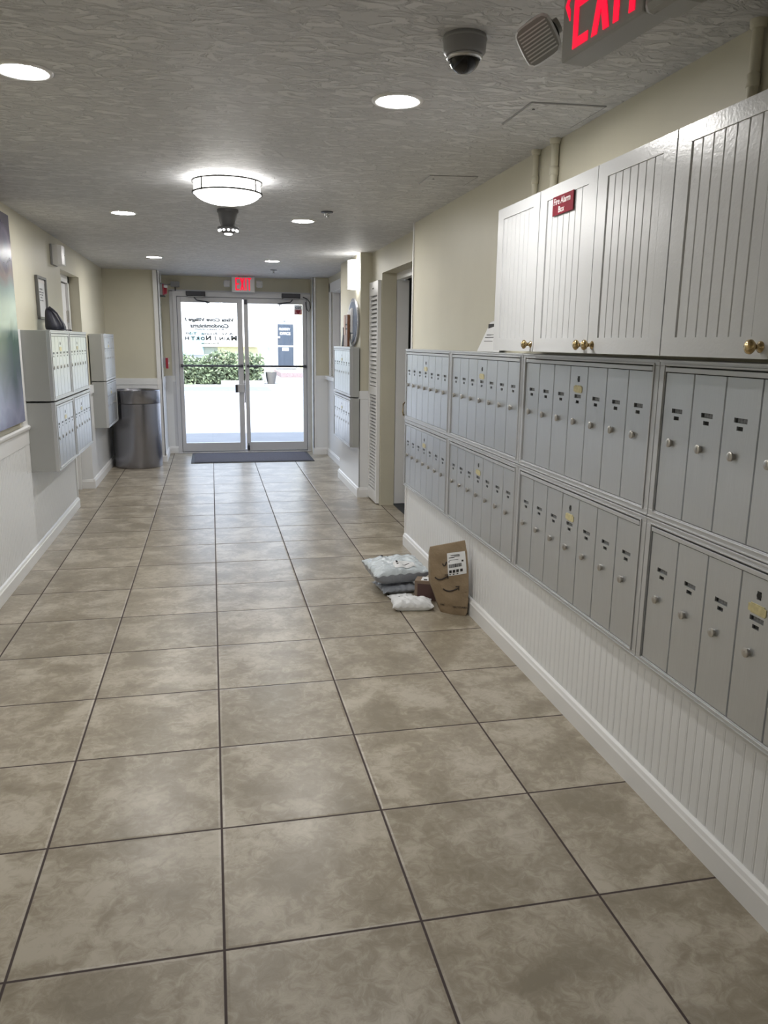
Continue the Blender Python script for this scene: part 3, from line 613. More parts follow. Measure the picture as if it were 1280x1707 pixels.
# multi lens camera on a pendant
t = thing('pendant_camera', 'grey pendant ceiling camera with a ring of lenses behind the dome light', 'camera', (0.130, 5.25, H))
obj('housing', MB().lathe([(0.0, 0), (0.066, 0), (0.066, -0.016), (0.060, -0.022), (0.054, -0.07), (0.042, -0.105), (0.030, -0.112), (0, -0.112)], n=32), 'darkcam', t, smooth='auto')
obj('lens_ring', MB().lathe([(0.0, -0.105), (0.066, -0.105), (0.068, -0.112), (0.060, -0.120), (0.030, -0.142), (0.0, -0.146)], n=32), 'darkcam', t, smooth='auto')
for k in range(7):
    a = -PI / 2 + (k - 3) * 0.52
    obj('lens', MB().lathe([(0, -0.008), (0.006, -0.006), (0.009, 0.0), (0.006, 0.006), (0, 0.008)], (0.056 * math.cos(a), 0.056 * math.sin(a), -0.126), n=12), 'led', t, smooth=True)
obj('lower_lens', MB().lathe([(0.026, -0.14), (0.024, -0.150), (0.0, -0.153)], n=20), 'led', t, smooth=True)
# sprinklers
def sprinkler(label, x, y):
    t = thing('sprinkler', label, 'sprinkler', (x, y, H), 0, 'fire sprinklers')
    obj('escutcheon', MB().lathe([(0.040, 0), (0.038, -0.006), (0.012, -0.010), (0, -0.010)], n=24), 'darkmetal', t, smooth='auto')
    obj('head', MB().lathe([(0.007, -0.008), (0.006, -0.02), (0.004, -0.024), (0.004, -0.032), (0.016, -0.034), (0.016, -0.037), (0, -0.037)], n=16).tube([(-0.012, 0, -0.010), (-0.013, 0, -0.022), (-0.003, 0, -0.033)], 0.002).tube([(0.012, 0, -0.010), (0.013, 0, -0.022), (0.003, 0, -0.033)], 0.002), 'chrome', t, smooth='auto')
    return t
s = sprinkler('small dark fire sprinkler beside the middle right downlight', 0.741, 5.15)
dupthing(s, 'small fire sprinkler near the far right downlight and exit sign', (0.73, 9.37, H))
# dome security camera
t = thing('security_camera', 'grey dome security camera with black glass bubble on the near ceiling', 'camera', (0.690, 2.205, H))
obj('housing', MB().lathe([(0, 0), (0.057, 0), (0.058, -0.010), (0.056, -0.040), (0.050, -0.047), (0.040, -0.049), (0.0, -0.049)], n=40), 'campaint', t, smooth='auto')
obj('collar', MB().lathe([(0.0585, -0.006), (0.060, -0.009), (0.0585, -0.012)], n=40), 'midgrey', t, smooth=True)
obj('bubble', MB().lathe([(0.042, -0.045)] + [(0.042 * math.cos(a), -0.052 - 0.040 * math.sin(a)) for a in [PI / 2 * i / 8 for i in range(9)]], n=36), mat('smoked glass', (0.006, 0.006, 0.008), 0.04, spec=0.5), t, smooth=True)
obj('bezel', MB().lathe([(0.046, -0.047), (0.049, -0.052), (0.044, -0.060), (0.042, -0.055)], n=36), 'chrome', t, smooth=True)
# hatches
def hatch(label, pts):
    cx = sum(p[0] for p in pts) / 4; cy = sum(p[1] for p in pts) / 4
    t = thing('ceiling_hatch', label, 'hatch', (cx, cy, H), 0, 'ceiling access panels')
    q = [(x - cx, y - cy) for x, y in pts]
    obj('panel', MB().prism(q, -0.004, 0.002, 'z'), 'ceiling', t)
    g_ = MB()
    for i in range(4):
        a, b2 = q[i], q[(i + 1) % 4]; g_.tube([(a[0] * 1.03, a[1] * 1.03, -0.001), (b2[0] * 1.03, b2[1] * 1.03, -0.001)], 0.003, 6)
    obj('joint', g_, 'midgrey', t)
    obj('latch', MB().lathe([(0.005, 0.0), (0.005, -0.006), (0, -0.006)], (q[0][0] + 0.03, q[0][1] + 0.06, 0), n=10), 'darkmetal', t)
hatch('square ceiling access panel above the cupboards, the nearer one', [(1.09, 2.70), (1.345, 2.68), (1.345, 2.95), (1.09, 2.97)])
hatch('square ceiling access panel by the right wall, the farther one', [(1.075, 3.92), (1.30, 3.89), (1.30, 4.11), (1.075, 4.13)])
tag(obj('ceiling_plate', MB().box(-0.62, 8.50, H - 0.008, -0.46, 8.62, H + 0.001), 'trimw', bevel=0.002), 'small flat white plate on the ceiling behind the far left downlight', 'plate')

# ================================================================== EXIT SIGNS
def strokeE(w, h, s): return MB().box(0, 0, 0, s, 1, h).box(s, 0, 0, w, 1, s * .95).box(s, 0, h - s * .95, w, 1, h).box(s, 0, h / 2 - s * .45, w * .9, 1, h / 2 + s * .45)
def letters_exit(h, w, s, gap):
    r = MB(); x = 0; d0, d1 = -0.0012, 0.0
    def bx(x0, z0, x1, z1): r.box(x0, d0, z0, x1, d1, z1)
    bx(x, 0, x + s, h); bx(x + s, 0, x + w, s); bx(x + s, h - s, x + w, h); bx(x + s, h / 2 - s * .5, x + w * .92, h / 2 + s * .5); x += w + gap
    W2 = w * 1.08
    r.prism([(x, 0), (x + s * 1.1, 0), (x + W2, h), (x + W2 - s * 1.1, h)], d0, d1); r.prism([(x + W2 - s * 1.1, 0), (x + W2, 0), (x + s * 1.1, h), (x, h)], d0 - 0.0002, d1); x += W2 + gap
    bx(x, 0, x + s, h); x += s + gap
    bx(x + w / 2 - s / 2, 0, x + w / 2 + s / 2, h - s); bx(x, h - s, x + w, h)
    return r, x + w
def lamp_head(parent, x, tilt, facing):
    """emergency lamp: round swivel, rounded square shell, ribbed lens; local -Y is the beam"""
    o = bpy.data.objects.new('lamp_head', None)
    mb = MB().lathe([(0.0, 0.045), (0.020, 0.043), (0.035, 0.030), (0.041, 0.008), (0.042, -0.002)], (0, 0, 0), 'y', 28)
    sh = obj('lamp_head', mb, 'signgrey', parent, smooth='auto')
    sh.location = x; sh.rotation_euler = facing
    n = 28; vs = []
    def sup(r, y):
        out = []
        for i in range(n):
            a = 2 * PI * i / n; c, s_ = math.cos(a), math.sin(a); k = (abs(c) ** 5 + abs(s_) ** 5) ** (-1 / 5); out.append((r * k * c, y, r * 1.04 * k * s_))
        return out
    ringz = [sup(0.0375, 0.0), sup(0.0395, -0.012), sup(0.036, -0.018)]
    vs = [v for q in ringz for v in q]; fs = [(i + n * j, (i + 1) % n + n * j, (i + 1) % n + n * (j + 1), i + n * (j + 1)) for j in range(2) for i in range(n)]
    lm = MB().add(vs, fs); lm.add(sup(0.036, -0.018), [tuple(range(n))], 1)
    for i in range(9):
        z = -0.0285 + i * 0.0068; lm.box(-0.031, -0.0205, z, 0.031, -0.018, z + 0.0028)
    obj('lens', lm, ['lens', 'lens_back'], sh)
    obj('swivel', MB().lathe([(0.014, 0), (0.014, 0.05)], (tilt * 0.0, 0.01, 0), 'x' if True else 'z', 14) if False else MB().tube([(0, 0.02, 0), (0.045 * tilt, 0.035, 0.0)], 0.015, 12), 'signgrey', sh, smooth='auto')
    return sh
# near sign on the ceiling, its face towards the left wall
t = thing('exit_sign', 'grey exit sign with red lit letters and lamp head hanging at the top right', 'exit sign', (0.690, 1.573, 2.003), math.radians(-84))
obj('housing', MB().box(0.0, 0.0, 0.0, 0.262, 0.060, 0.20).box(-0.002, 0.004, 0.004, 0.27, 0.055, 0.196), 'signgrey', t, bevel=0.004)
obj('end_housing', MB().box(0.262, -0.004, -0.008, 0.355, 0.066, 0.205), 'signgrey', t, bevel=0.014)
obj('canopy', MB().box(0.08, 0.01, 0.198, 0.28, 0.055, 0.262), 'signgrey', t, bevel=0.003)
le, wtot = letters_exit(0.152, 0.052, 0.0165, 0.012)
obj('letters', moved(le, T(0.043, -0.0003, 0.012)), 'red_glow', t)
obj('chevron', MB().prism([(0.010, 0.096), (0.028, 0.124), (0.028, 0.108), (0.021, 0.096), (0.028, 0.084), (0.028, 0.066)], -0.0015, 0.0), 'red_glow', t)
obj('test_lamp', MB().lathe([(0.0, -0.009), (0.006, -0.007), (0.008, -0.004), (0.008, 0.0)], (0.305, 0, 0.052), 'y', 16), 'led_red', t, smooth=True)
obj('test_button', MB().box(0.325, -0.009, 0.035, 0.338, -0.003, 0.085), 'signgrey', t, bevel=0.003)
lamp_head(t, (-0.100, 0.004, 0.076), 0.9, (math.radians(30), math.radians(-24), math.radians(40)))
lamp_head(t, (0.43, 0.03, 0.072), -0.9, (math.radians(30), 0, math.radians(-10)))
# far sign above the doors
t = thing('exit_sign', 'small white exit sign with red lit letters above the entrance doors', 'exit sign', (0.28, 10.34, 2.068))
obj('housing', MB().box(0.0, 0.0, 0.0, 0.285, 0.05, 0.185), 'trimw', t, bevel=0.006)
obj('canopy', MB().box(0.075, 0.005, 0.183, 0.205, 0.05, H - 2.068), 'signgrey', t, bevel=0.002)
le, wtot = letters_exit(0.150, 0.049, 0.0155, 0.010)
obj('letters', moved(le, T(0.045, -0.0003, 0.022)), 'red_glow', t)
lamp_head(t, (-0.062, -0.005, 0.10), 0.9, (math.radians(12), 0, math.radians(14)))
lamp_head(t, (0.345, -0.005, 0.10), -0.9, (math.radians(4), 0, math.radians(-8)))

# ================================================================== LEFT WALL THINGS
t = thing('abstract_painting', 'large abstract painting in blue, grey and green on the left wall', 'painting', (-1.2085, 4.62, 0.945), LEFT)
obj('canvas', MB().box(-0.75, -0.032, 0.0, 0.75, 0.0, 1.245), 'art', t, bevel=0.003)
t = thing('framed_notice', 'narrow pewter framed notice hanging behind the mailboxes on the left wall', 'framed notice', (-1.208, 6.31, 1.60), LEFT)
obj('frame', MB().box(-0.16, -0.02, 0, 0.16, 0, 0.018).box(-0.16, -0.02, 0.287, 0.16, 0, 0.305).box(-0.16, -0.02, 0.018, -0.138, 0, 0.287).box(0.138, -0.02, 0.018, 0.16, 0, 0.287), 'frame_pewter', t, bevel=0.002)
obj('sheet', MB().box(-0.14, -0.006, 0.016, 0.14, 0, 0.289), 'paper', t)
obj('header_strip', MB().box(-0.135, -0.008, 0.262, 0.135, -0.005, 0.282), 'signwhite', t)
obj('lettering', merge(*[moved(text_mesh(s_, w, 0.012, 0.0006), T(0, -0.0068, z)) for s_, w, z in (('NOTICE', 0.10, 0.215), ('mail room', 0.16, 0.195), ('open daily', 0.12, 0.175), ('please', 0.07, 0.155), ('keep clear', 0.12, 0.135))]), 'greyink', t)
t = thing('wall_sounder', 'white curved wall sounder box high on the left wall above the alcove', 'alarm box', (-1.21, 6.93, 2.035), LEFT)
obj('back_plate', MB().box(-0.12, -0.012, 0, 0.12, 0, 0.155), 'midgrey', t, bevel=0.003)
obj('cover', MB().prism([(-0.11, -0.012), (0.11, -0.012), (0.11, -0.055), (0.08, -0.078), (0.0, -0.085), (-0.08, -0.078), (-0.11, -0.055)], 0.003, 0.152, 'z'), 'trimw', t, bevel=0.004)
obj('screw', MB().lathe([(0.004, 0), (0.004, -0.088), (0, -0.088)], (-0.0, 0, 0.08), 'y', 10), 'midgrey', t)
# black bag on top of the left mailboxes
def blob(name, rings, m, parent=None, seg=28, sub=1, wr=0.0, seed=1):
    """rings: (z, cx, cy, rx, ry) stacked soft cross sections"""
    rnd = random.Random(seed); vs = []; n = seg
    for z, cx, cy, rx, ry in rings:
        for i in range(n):
            a = 2 * PI * i / n; c, s_ = math.cos(a), math.sin(a); k = (abs(c) ** 3 + abs(s_) ** 3) ** (-1 / 3)
            w = 1 + wr * (rnd.random() - .5); vs.append((cx + rx * k * c * w, cy + ry * k * s_ * w, z + wr * 0.03 * (rnd.random() - .5)))
    fs = [(i + n * j, (i + 1) % n + n * j, (i + 1) % n + n * (j + 1), i + n * (j + 1)) for j in range(len(rings) - 1) for i in range(n)]
    fs += [tuple(range(n))[::-1], tuple(n * (len(rings) - 1) + i for i in range(n))]
    return obj(name, MB().add(vs, fs), m, parent, smooth=True, subsurf=sub)
t = thing('backpack', 'black nylon bag slumped on top of the left mailboxes', 'bag', (-1.09, 6.16, 1.518), 0)
blob('sack', [(0.002, 0.0, 0, 0.055, 0.11), (0.012, 0.0, 0, 0.068, 0.13), (0.05, -0.006, 0, 0.060, 0.125), (0.10, -0.018, -0.005, 0.044, 0.11), (0.14, -0.030, -0.01, 0.030, 0.085), (0.158, -0.032, -0.012, 0.020, 0.055), (0.165, -0.034, -0.012, 0.008, 0.03)], 'bag', t, wr=0.10, seed=4)
obj('flap', MB().tube([(0.066, -0.09, 0.012), (0.062, -0.10, 0.05), (0.030, -0.105, 0.12), (-0.02, -0.09, 0.165)], 0.006), 'bag', t)
obj('strap', MB().tube([(0.05, 0.10, 0.008), (0.07, 0.17, 0.010), (0.06, 0.24, 0.006)], 0.009, flat=0.4), 'bag', t)
# trash can
t = thing('trash_can', 'tall round brushed steel trash can by the left corner', 'trash can', (-0.875, 9.545, 0.0))
obj('body', MB().lathe([(0.0, 0.0), (0.262, 0.0), (0.266, 0.006), (0.268, 0.02), (0.273, 0.745), (0.0, 0.745)], n=64), 'steel', t, smooth='auto')
obj('lid_collar', MB().lathe([(0.273, 0.750), (0.2745, 0.752), (0.2755, 0.892), (0.270, 0.897), (0.258, 0.893), (0.250, 0.865), (0.248, 0.80)], n=64), 'steel', t, smooth='auto')
obj('seam', MB().lathe([(0.270, 0.744), (0.270, 0.751)], n=64), 'black', t)
obj('opening', MB().lathe([(0.249, 0.85), (0.0, 0.83)], n=48), 'black', t)  # black disc stands in for the shaded inside of the can
# fire strobe, conduit, junction box, pull station
t = thing('fire_strobe', 'red fire alarm strobe high on the side of the left corner wall', 'fire alarm', (-0.586, 10.14, 2.06), LEFT)
obj('back_box', MB().box(-0.055, -0.035, -0.065, 0.055, 0.0, 0.065), 'midgrey', t, bevel=0.003)
obj('horn', MB().box(-0.055, -0.05, -0.065, 0.055, -0.035, 0.065).lathe([(0.0, -0.09), (0.035, -0.085), (0.048, -0.05)], (0, 0, -0.012), 'y', 20), 'red', t, bevel=0.003)
obj('strobe_lens', MB().box(-0.03, -0.095, 0.02, 0.03, -0.05, 0.052), 'lens', t, bevel=0.006)
obj('bracket', MB().box(-0.045, -0.065, -0.085, 0.045, 0.0, -0.070), 'black', t)
tag(obj('wall_conduit', MB().tube([(-0.588, 10.02, 1.012), (-0.588, 10.02, H)], 0.010, 10).tube([(-0.588, 10.42, 2.12), (-0.588, 10.42, H)], 0.010, 10), 'trimw'), 'thin white conduits running up the side of the left corner wall', 'conduit')
t = thing('junction_box', 'grey junction box with conduit above the left entrance door', 'junction box', (-0.415, YD, 2.155))
obj('box', MB().box(-0.06, -0.06, -0.03, 0.05, 0, 0.035), 'midgrey', t, bevel=0.004)
obj('conduit', MB().tube([(-0.055, -0.03, 0.0), (-0.10, -0.05, -0.01), (-0.165, -0.30, -0.01)], 0.009), 'midgrey', t)
obj('drop_tube', MB().tube([(-0.005, -0.03, -0.03), (-0.005, -0.03, -0.10)], 0.006).box(-0.015, -0.045, -0.115, 0.005, -0.01, -0.095), 'darkmetal', t)
t = thing('fire_pull_station', 'red fire pull station on the side of the left corner wall below the strobe', 'fire alarm', (-0.586, 10.14, 1.195), LEFT)
obj('back_box', MB().box(-0.05, -0.035, -0.06, 0.05, 0, 0.06), 'midgrey', t, bevel=0.003)
obj('front', MB().box(-0.055, -0.065, -0.075, 0.055, -0.035, 0.055), 'red', t, bevel=0.004)
obj('pull_bar', MB().box(-0.03, -0.073, -0.02, 0.03, -0.065, 0.0), 'signwhite', t, bevel=0.002)

# ================================================================== RIGHT FAR THINGS
t = thing('wall_sconce', 'lit white half-cylinder sconce on the far right wall', 'wall light', (1.358, 7.43, 1.95), RIGHT)
def halfcyl(r, z0, z1, cap=True):
    pr = [(0, z0), (r, z0), (r, z1), (0, z1)] if cap else [(r, z0), (r, z1)]
    return MB().lathe(pr, n=24, a0=PI, a1=2 * PI)
obj('glass', halfcyl(0.095, 0.0, 0.255), 'sconceglass', t, smooth='auto')
for z in (0.022, 0.228):
    obj('band', halfcyl(0.0975, z, z + 0.006), 'lampband', t, smooth='auto')
obj('wall_plate', MB().box(-0.06, -0.02, 0.05, 0.06, 0, 0.2), 'darkmetal', t, bevel=0.002)
t = thing('oval_sign', 'oval pewter wall sign with a white lettered band above the far right mailboxes', 'sign', (1.358, 7.59, 1.655), RIGHT)
def oval(rx, rz, y0, y1, n=40):
    return MB().prism([(rx * math.cos(2 * PI * i / n), rz * math.sin(2 * PI * i / n)) for i in range(n)], y0, y1)
obj('rim', oval(0.262, 0.222, -0.022, 0.0), 'pewter', t, bevel=0.006)
obj('face', oval(0.225, 0.188, -0.026, -0.020), 'bluegrey', t)
obj('banner', MB().prism([(-0.20, 0.09), (0.04, 0.13), (0.04, -0.10), (-0.20, -0.08)], -0.042, -0.026).prism([(0.0, -0.19), (0.09, -0.11), (-0.09, -0.11)], -0.036, -0.026), 'paper', t)
obj('lettering', MB().box(-0.16, -0.0430, 0.03, -0.03, -0.042, 0.055).box(-0.17, -0.0430, -0.005, -0.04, -0.042, 0.015).box(-0.15, -0.0430, -0.045, -0.02, -0.042, -0.022), 'ink', t)
t = thing('wood_plaque', 'brown wooden plaque standing on the far right mailboxes', 'plaque', (1.300, 7.70, 1.424), RIGHT)
obj('board', MB().box(-0.11, -0.012, 0.0, 0.10, 0.012, 0.30), 'wood', t, bevel=0.003)
obj('face_panel', MB().box(-0.10, -0.0145, 0.11, -0.02, -0.011, 0.295), 'pinkwood', t)
obj('text_lines', MB().box(0.0, -0.0135, 0.16, 0.08, -0.0118, 0.175).box(0.0, -0.0135, 0.20, 0.08, -0.0118, 0.215), 'ink', t)
tag(obj('white_placard', MB().box(-0.07, -0.004, 0, 0.07, 0.004, 0.24), 'paper', loc=(1.345, 7.60, 1.50), rot=(0, 0, RIGHT)), 'white placard on the wall behind the wooden plaque', 'placard')
t = thing('small_easel', 'small dark stand leaning left of the wooden plaque on the far mailboxes', 'stand', (1.30, 7.93, 1.424), RIGHT)
obj('post', MB().box(0.03, -0.008, 0, 0.055, 0.008, 0.185), 'black', t)
obj('leg', MB().tube([(-0.05, 0, 0.0), (0.035, 0, 0.15)], 0.006), 'black', t)
# louvred bifold door standing folded against the wall
t = thing('louver_door', 'tall white louvered bifold door panel beside the right doorway', 'door', (1.468, 7.09, 0.012), RIGHT)
w2, hL = 0.195, 1.985
obj('frame', MB().box(-w2, -0.03, 0, -w2 + 0.045, 0, hL).box(w2 - 0.045, -0.03, 0, w2, 0, hL).box(-w2 + 0.045, -0.03, 0, w2 - 0.045, 0, 0.11).box(-w2 + 0.045, -0.03, hL - 0.12, w2 - 0.045, 0, hL).box(-w2 + 0.045, -0.03, 0.985, w2 - 0.045, 0, 1.06), 'trimw', t, bevel=0.002)
sl = MB()
def slat(z, k=1.0): sl.prism([(-0.028, z), (-0.024, z - 0.004), (-0.006, z + 0.020 * k), (-0.010, z + 0.024 * k)], -w2 + 0.045, w2 - 0.045, 'x')
z = 0.125
while z < 0.965: slat(z, 0.45); z += 0.031
z = 1.07
while z < hL - 0.14: slat(z); z += 0.038
obj('louvers', sl, 'trimw', t)
obj('backing', MB().box(-w2 + 0.045, -0.003, 0.11, w2 - 0.045, -0.001, hL - 0.12), 'midgrey', t)
obj('knob', MB().lathe([(0, -0.045), (0.008, -0.043), (0.009, -0.036), (0.004, -0.03)], (0.0, 0, hL - 0.06), 'y', 12), 'lock', t)

# ================================================================== PACKAGES
def pillow(name, w, d, h, m, parent, nx=26, ny=18, puff=2.6, seed=1, wr=0.006, tuck=0.10, seam=0.42):
    """a stuffed mailer bag: flat seams at both ends, full middle"""
    rnd = random.Random(seed); ph = [rnd.random() * 6 for _ in range(8)]; top = []; bot = []
    for j in range(ny + 1):
        for i in range(nx + 1):
            u = i / nx * 2 - 1; v = j / ny * 2 - 1
            e = max(0, 1 - abs(u) ** puff) ** 0.55 * max(0, 1 - abs(v) ** puff) ** 0.5
            k = 1 - tuck * (1 - abs(u) ** 2) * abs(v); x = u * w / 2 * (1 - tuck * 0.6 * (1 - abs(v) ** 2) * abs(u)); y = v * d / 2 * k
            n_ = math.sin(9 * u + 4 * v + ph[0]) * math.sin(6 * v - 3 * u + ph[1]) + 0.6 * math.sin(17 * u + ph[2] + 6 * v) + 0.4 * math.sin(23 * v + ph[3] + 5 * u)
            edge = 0.004 * math.sin(20 * u + ph[4]) * (abs(v) > 0.9) + 0.004 * math.sin(14 * v + ph[5]) * (abs(u) > 0.9)
            zt = h * seam + h * (1 - seam) * e + wr * n_ * e + edge; zb = h * seam * (1 - min(1, 1.5 * e)) ** (1.0 if seam < .5 else 1.4) + edge * (e < .3) + 0.001
            top.append((x, y, zt)); bot.append((x, y, min(zb, zt - 0.0008)))
    S = nx + 1; N0 = len(top); fs = []; mis = []
    for j in range(ny):
        for i in range(nx):
            a = j * S + i; fs.append((a, a + 1, a + 1 + S, a + S)); fs.append((N0 + a, N0 + a + S, N0 + a + 1 + S, N0 + a + 1))
    for i in range(nx): fs.append((i, N0 + i, N0 + i + 1, i + 1)); a = ny * S + i; fs.append((a, a + 1, N0 + a + 1, N0 + a))
    for j in range(ny): a = j * S; fs.append((a, a + S, N0 + a + S, N0 + a)); a += nx; fs.append((a, N0 + a, N0 + a + S, a + S))
    mb0 = MB().add(top + bot, fs)
    if isinstance(m, list): mb0.mi = [1 if min(f) >= N0 or (max(f) >= N0 and False) else 0 for f in fs]
    o = obj(name, mb0, m, parent, smooth=True)
    def patch(i0, i1, j0, j1, lift=0.0012, mi=0):
        mb = MB(); g = [[Vector(top[j * S + i]) + Vector((0, -lift * 0.6, lift)) for i in range(i0, i1 + 1)] for j in range(j0, j1 + 1)]; k = i1 - i0 + 1; V = [v for r_ in g for v in r_]; V2 = [v - Vector((0, 0, 0.0006)) for v in V]
        F = [(j * k + i, j * k + i + 1, (j + 1) * k + i + 1, (j + 1) * k + i) for j in range(j1 - j0) for i in range(i1 - i0)]
        return mb.add(V + V2, F + [tuple(x + len(V) for x in f)[::-1] for f in F])
    return o, patch
def on_label(parent, x, y, z, w, h, rot, items, name='label'):
    lb = obj(name, MB().box(-w / 2, -h / 2, 0, w / 2, h / 2, 0.0008), 'paper', parent, loc=(x, y, z), rot=rot)
    p = MB()
    for x0, y0, x1, y1 in items: p.box(x0, y0, 0.0007, x1, y1, 0.0014)
    if items: obj('print', p, 'ink', lb)
    return lb
# grey mailer on the floor, white mailer on it
t = thing('poly_mailer', 'flat grey plastic mailer lying under the large white mailer', 'package', (1.055, 4.40, 0.002), math.radians(6))
pillow('bag', 0.25, 0.23, 0.056, 'polyunder', t, seed=5, wr=0.005, nx=40, ny=30)
t = thing('poly_mailer', 'large shiny white plastic mailer on top of the package pile', 'package', (1.050, 4.43, 0.074), math.radians(4))
t.rotation_euler = (math.radians(4), math.radians(-1), math.radians(5))
_, pt = pillow('bag', 0.350, 0.30, 0.108, ['poly', 'polyunder'], t, seed=11, wr=0.007, nx=60, ny=44, seam=0.60)  # underside faces take the second, darker grey material
lb = obj('label', pt(24, 46, 5, 15, 0.003), 'paper', t, smooth=True)
obj('print', merge(pt(27, 29, 10, 12, 0.0045), pt(27, 29, 13, 15, 0.0045), pt(34, 35, 15, 16, 0.0045), pt(42, 44, 13, 16, 0.0045), pt(32, 40, 9, 10, 0.0045)), 'ink', lb)
obj('flap_mark', merge(pt(18, 20, 32, 38, 0.0045), pt(26, 28, 36, 40, 0.002)), 'ink', t)
t = thing('padded_mailer', 'white mailer lying flat with a printed mark behind the front padded mailer', 'package', (1.040, 4.19, 0.001), math.radians(4))
pillow('bag', 0.15, 0.14, 0.030, 'padded', t, seed=21, wr=0.003)
obj('mark', MB().box(-0.03, -0.03, 0.0305, -0.005, -0.012, 0.0315), 'ink', t)
t = thing('padded_mailer', 'small plump white padded mailer at the front of the package pile', 'package', (1.06, 4.045, 0.001), math.radians(-8))
pillow('bag', 0.235, 0.122, 0.062, 'padded', t, seed=31, wr=0.006, puff=3.2, nx=44, ny=26)
# cardboard box
t = thing('cardboard_box', 'small brown cardboard box with dark front between mailers and paper bag', 'box', (1.205, 4.195, 0.001), math.radians(-24))
obj('carton', MB().box(-0.085, -0.045, 0, 0.085, 0.045, 0.118), 'cardboard', t, bevel=0.002)
obj('printed_front', MB().box(-0.068, -0.0465, 0.004, 0.085, -0.045, 0.100), 'cardboard_dark', t)
on_label(t, 0.0, -0.0, 0.1185, 0.10, 0.07, (0, 0, 0), [(-0.035, -0.03, -0.015, -0.01)])

# brown paper bag
rows = [  # left x,y,z   right x,y,z   thickness
    ((1.203, 3.962, 0.001), (1.318, 3.872, 0.001), 0.085), ((1.196, 3.958, 0.02), (1.325, 3.868, 0.02), 0.095), ((1.178, 3.962, 0.075), (1.330, 3.872, 0.075), 0.095),
    ((1.147, 3.972, 0.157), (1.334, 3.878, 0.141), 0.088), ((1.143, 3.986, 0.256), (1.333, 3.895, 0.272), 0.066), ((1.143, 4.005, 0.325), (1.328, 3.915, 0.355), 0.038), ((1.148, 4.018, 0.362), (1.322, 3.938, 0.412), 0.008)]
nx = 18; vs = []; pers = []
rb = random.Random(3); ph = [rb.random() * 6 for _ in range(6)]
rr = []                                  # denser rows by interpolation
for j in range(len(rows) - 1):
    for s_ in range(5 if j else 1):
        k = s_ / (5 if j else 1); A = rows[j]; B = rows[j + 1]
        rr.append((Vector(A[0]).lerp(Vector(B[0]), k), Vector(A[1]).lerp(Vector(B[1]), k), A[2] + (B[2] - A[2]) * k))
rr.append((Vector(rows[-1][0]), Vector(rows[-1][1]), rows[-1][2]))
NB = Vector((0.10, 0.995, 0)); ring = 2 * nx + 2
for r_i, (a, b2, th) in enumerate(rr):
    nrm = Vector((-(a.y - b2.y), -(b2.x - a.x), 0)).normalized()   # outward (towards the viewer side)
    for i in range(nx + 1):
        k = i / nx; p = a.lerp(b2, k); z = p.z
        q = p + nrm * (0.010 * math.sin(PI * k) * min(1, th / .06) + min(1.0, z / 0.05) * 0.0032 * (math.sin(9 * k + 30 * z + ph[0]) + math.sin(5 * k - 44 * z + ph[1])) * math.sin(PI * k))
        vs.append(q)
    for i in range(nx + 1):
        k = 1 - i / nx; p = a.lerp(b2, k) + NB * th
        p.x = min(p.x, 1.336 if p.z < 0.1 else 1.352); vs.append(p)
fs = []
for j in range(len(rr) - 1):
    for i in range(ring): fs.append((j * ring + i, j * ring + (i + 1) % ring, (j + 1) * ring + (i + 1) % ring, (j + 1) * ring + i))
fs += [tuple(range(ring))[::-1], tuple((len(rr) - 1) * ring + i for i in range(ring))]
t = thing('paper_bag', 'brown paper delivery bag with curved arrow prints and white shipping label against the wall', 'bag', (0, 0, 0))
bag = obj('bag_body', MB().add(vs, fs), 'kraft', t, smooth='auto')
def on_bag(u, z, lift=0.0):
    """point on the front of the bag: u 0..1 across, z height along its centre"""
    for j in range(len(rr) - 1):
        a0, b0, t0 = rr[j]; a1, b1, t1 = rr[j + 1]; z0 = a0.lerp(b0, u).z; z1 = a1.lerp(b1, u).z
        if z0 <= z <= z1 or j == len(rr) - 2:
            k = (z - z0) / max(1e-6, z1 - z0); p0 = vs[j * ring + min(nx, int(u * nx))].lerp(vs[j * ring + min(nx, int(u * nx) + 1)], u * nx - int(u * nx)); p1 = vs[(j + 1) * ring + min(nx, int(u * nx))].lerp(vs[(j + 1) * ring + min(nx, int(u * nx) + 1)], u * nx - int(u * nx))
            return p0.lerp(p1, k) + Vector((-0.42, -0.90, 0.0)) * lift
def bag_patch(u0, u1, z0, z1, slope, lift, n=8):
    mb = MB(); V = []
    for j in range(n + 1):
        for i in range(n + 1):
            u = u0 + (u1 - u0) * i / n; z = z0 + (z1 - z0) * j / n + slope * (i / n); V.append(on_bag(u, z, lift))
    V2 = [v + Vector((0.42, 0.90, 0)) * 0.0008 for v in V]; m_ = (n + 1) ** 2
    F = [(j * (n + 1) + i, j * (n + 1) + i + 1, (j + 1) * (n + 1) + i + 1, (j + 1) * (n + 1) + i) for j in range(n) for i in range(n)]
    return mb.add(V + V2, F + [tuple(x + m_ for x in f)[::-1] for f in F])
LS = 0.020
lab = obj('shipping_label', bag_patch(0.47, 0.95, 0.218, 0.338, LS, 0.0025), 'paper', t)
pm = MB()
def pr_rect(u0, u1, z0, z1): 
    global pm
    s_ = LS * (u1 - u0) / 0.48; o_ = LS * (u0 - 0.47) / 0.48; pm = merge(pm, bag_patch(u0, u1, z0 + o_, z1 + o_, s_, 0.0040, 3))
x = 0.50
while x < 0.83: w_ = rb.choice((0.008, 0.014, 0.02)); pr_rect(x, x + w_, 0.262, 0.280); x += w_ + rb.choice((0.006, 0.010))
for u in (0.51, 0.60, 0.69, 0.79): pr_rect(u, u + 0.065, 0.234, 0.249)
for u in (0.51, 0.60, 0.70): pr_rect(u, u + 0.04, 0.223, 0.228)
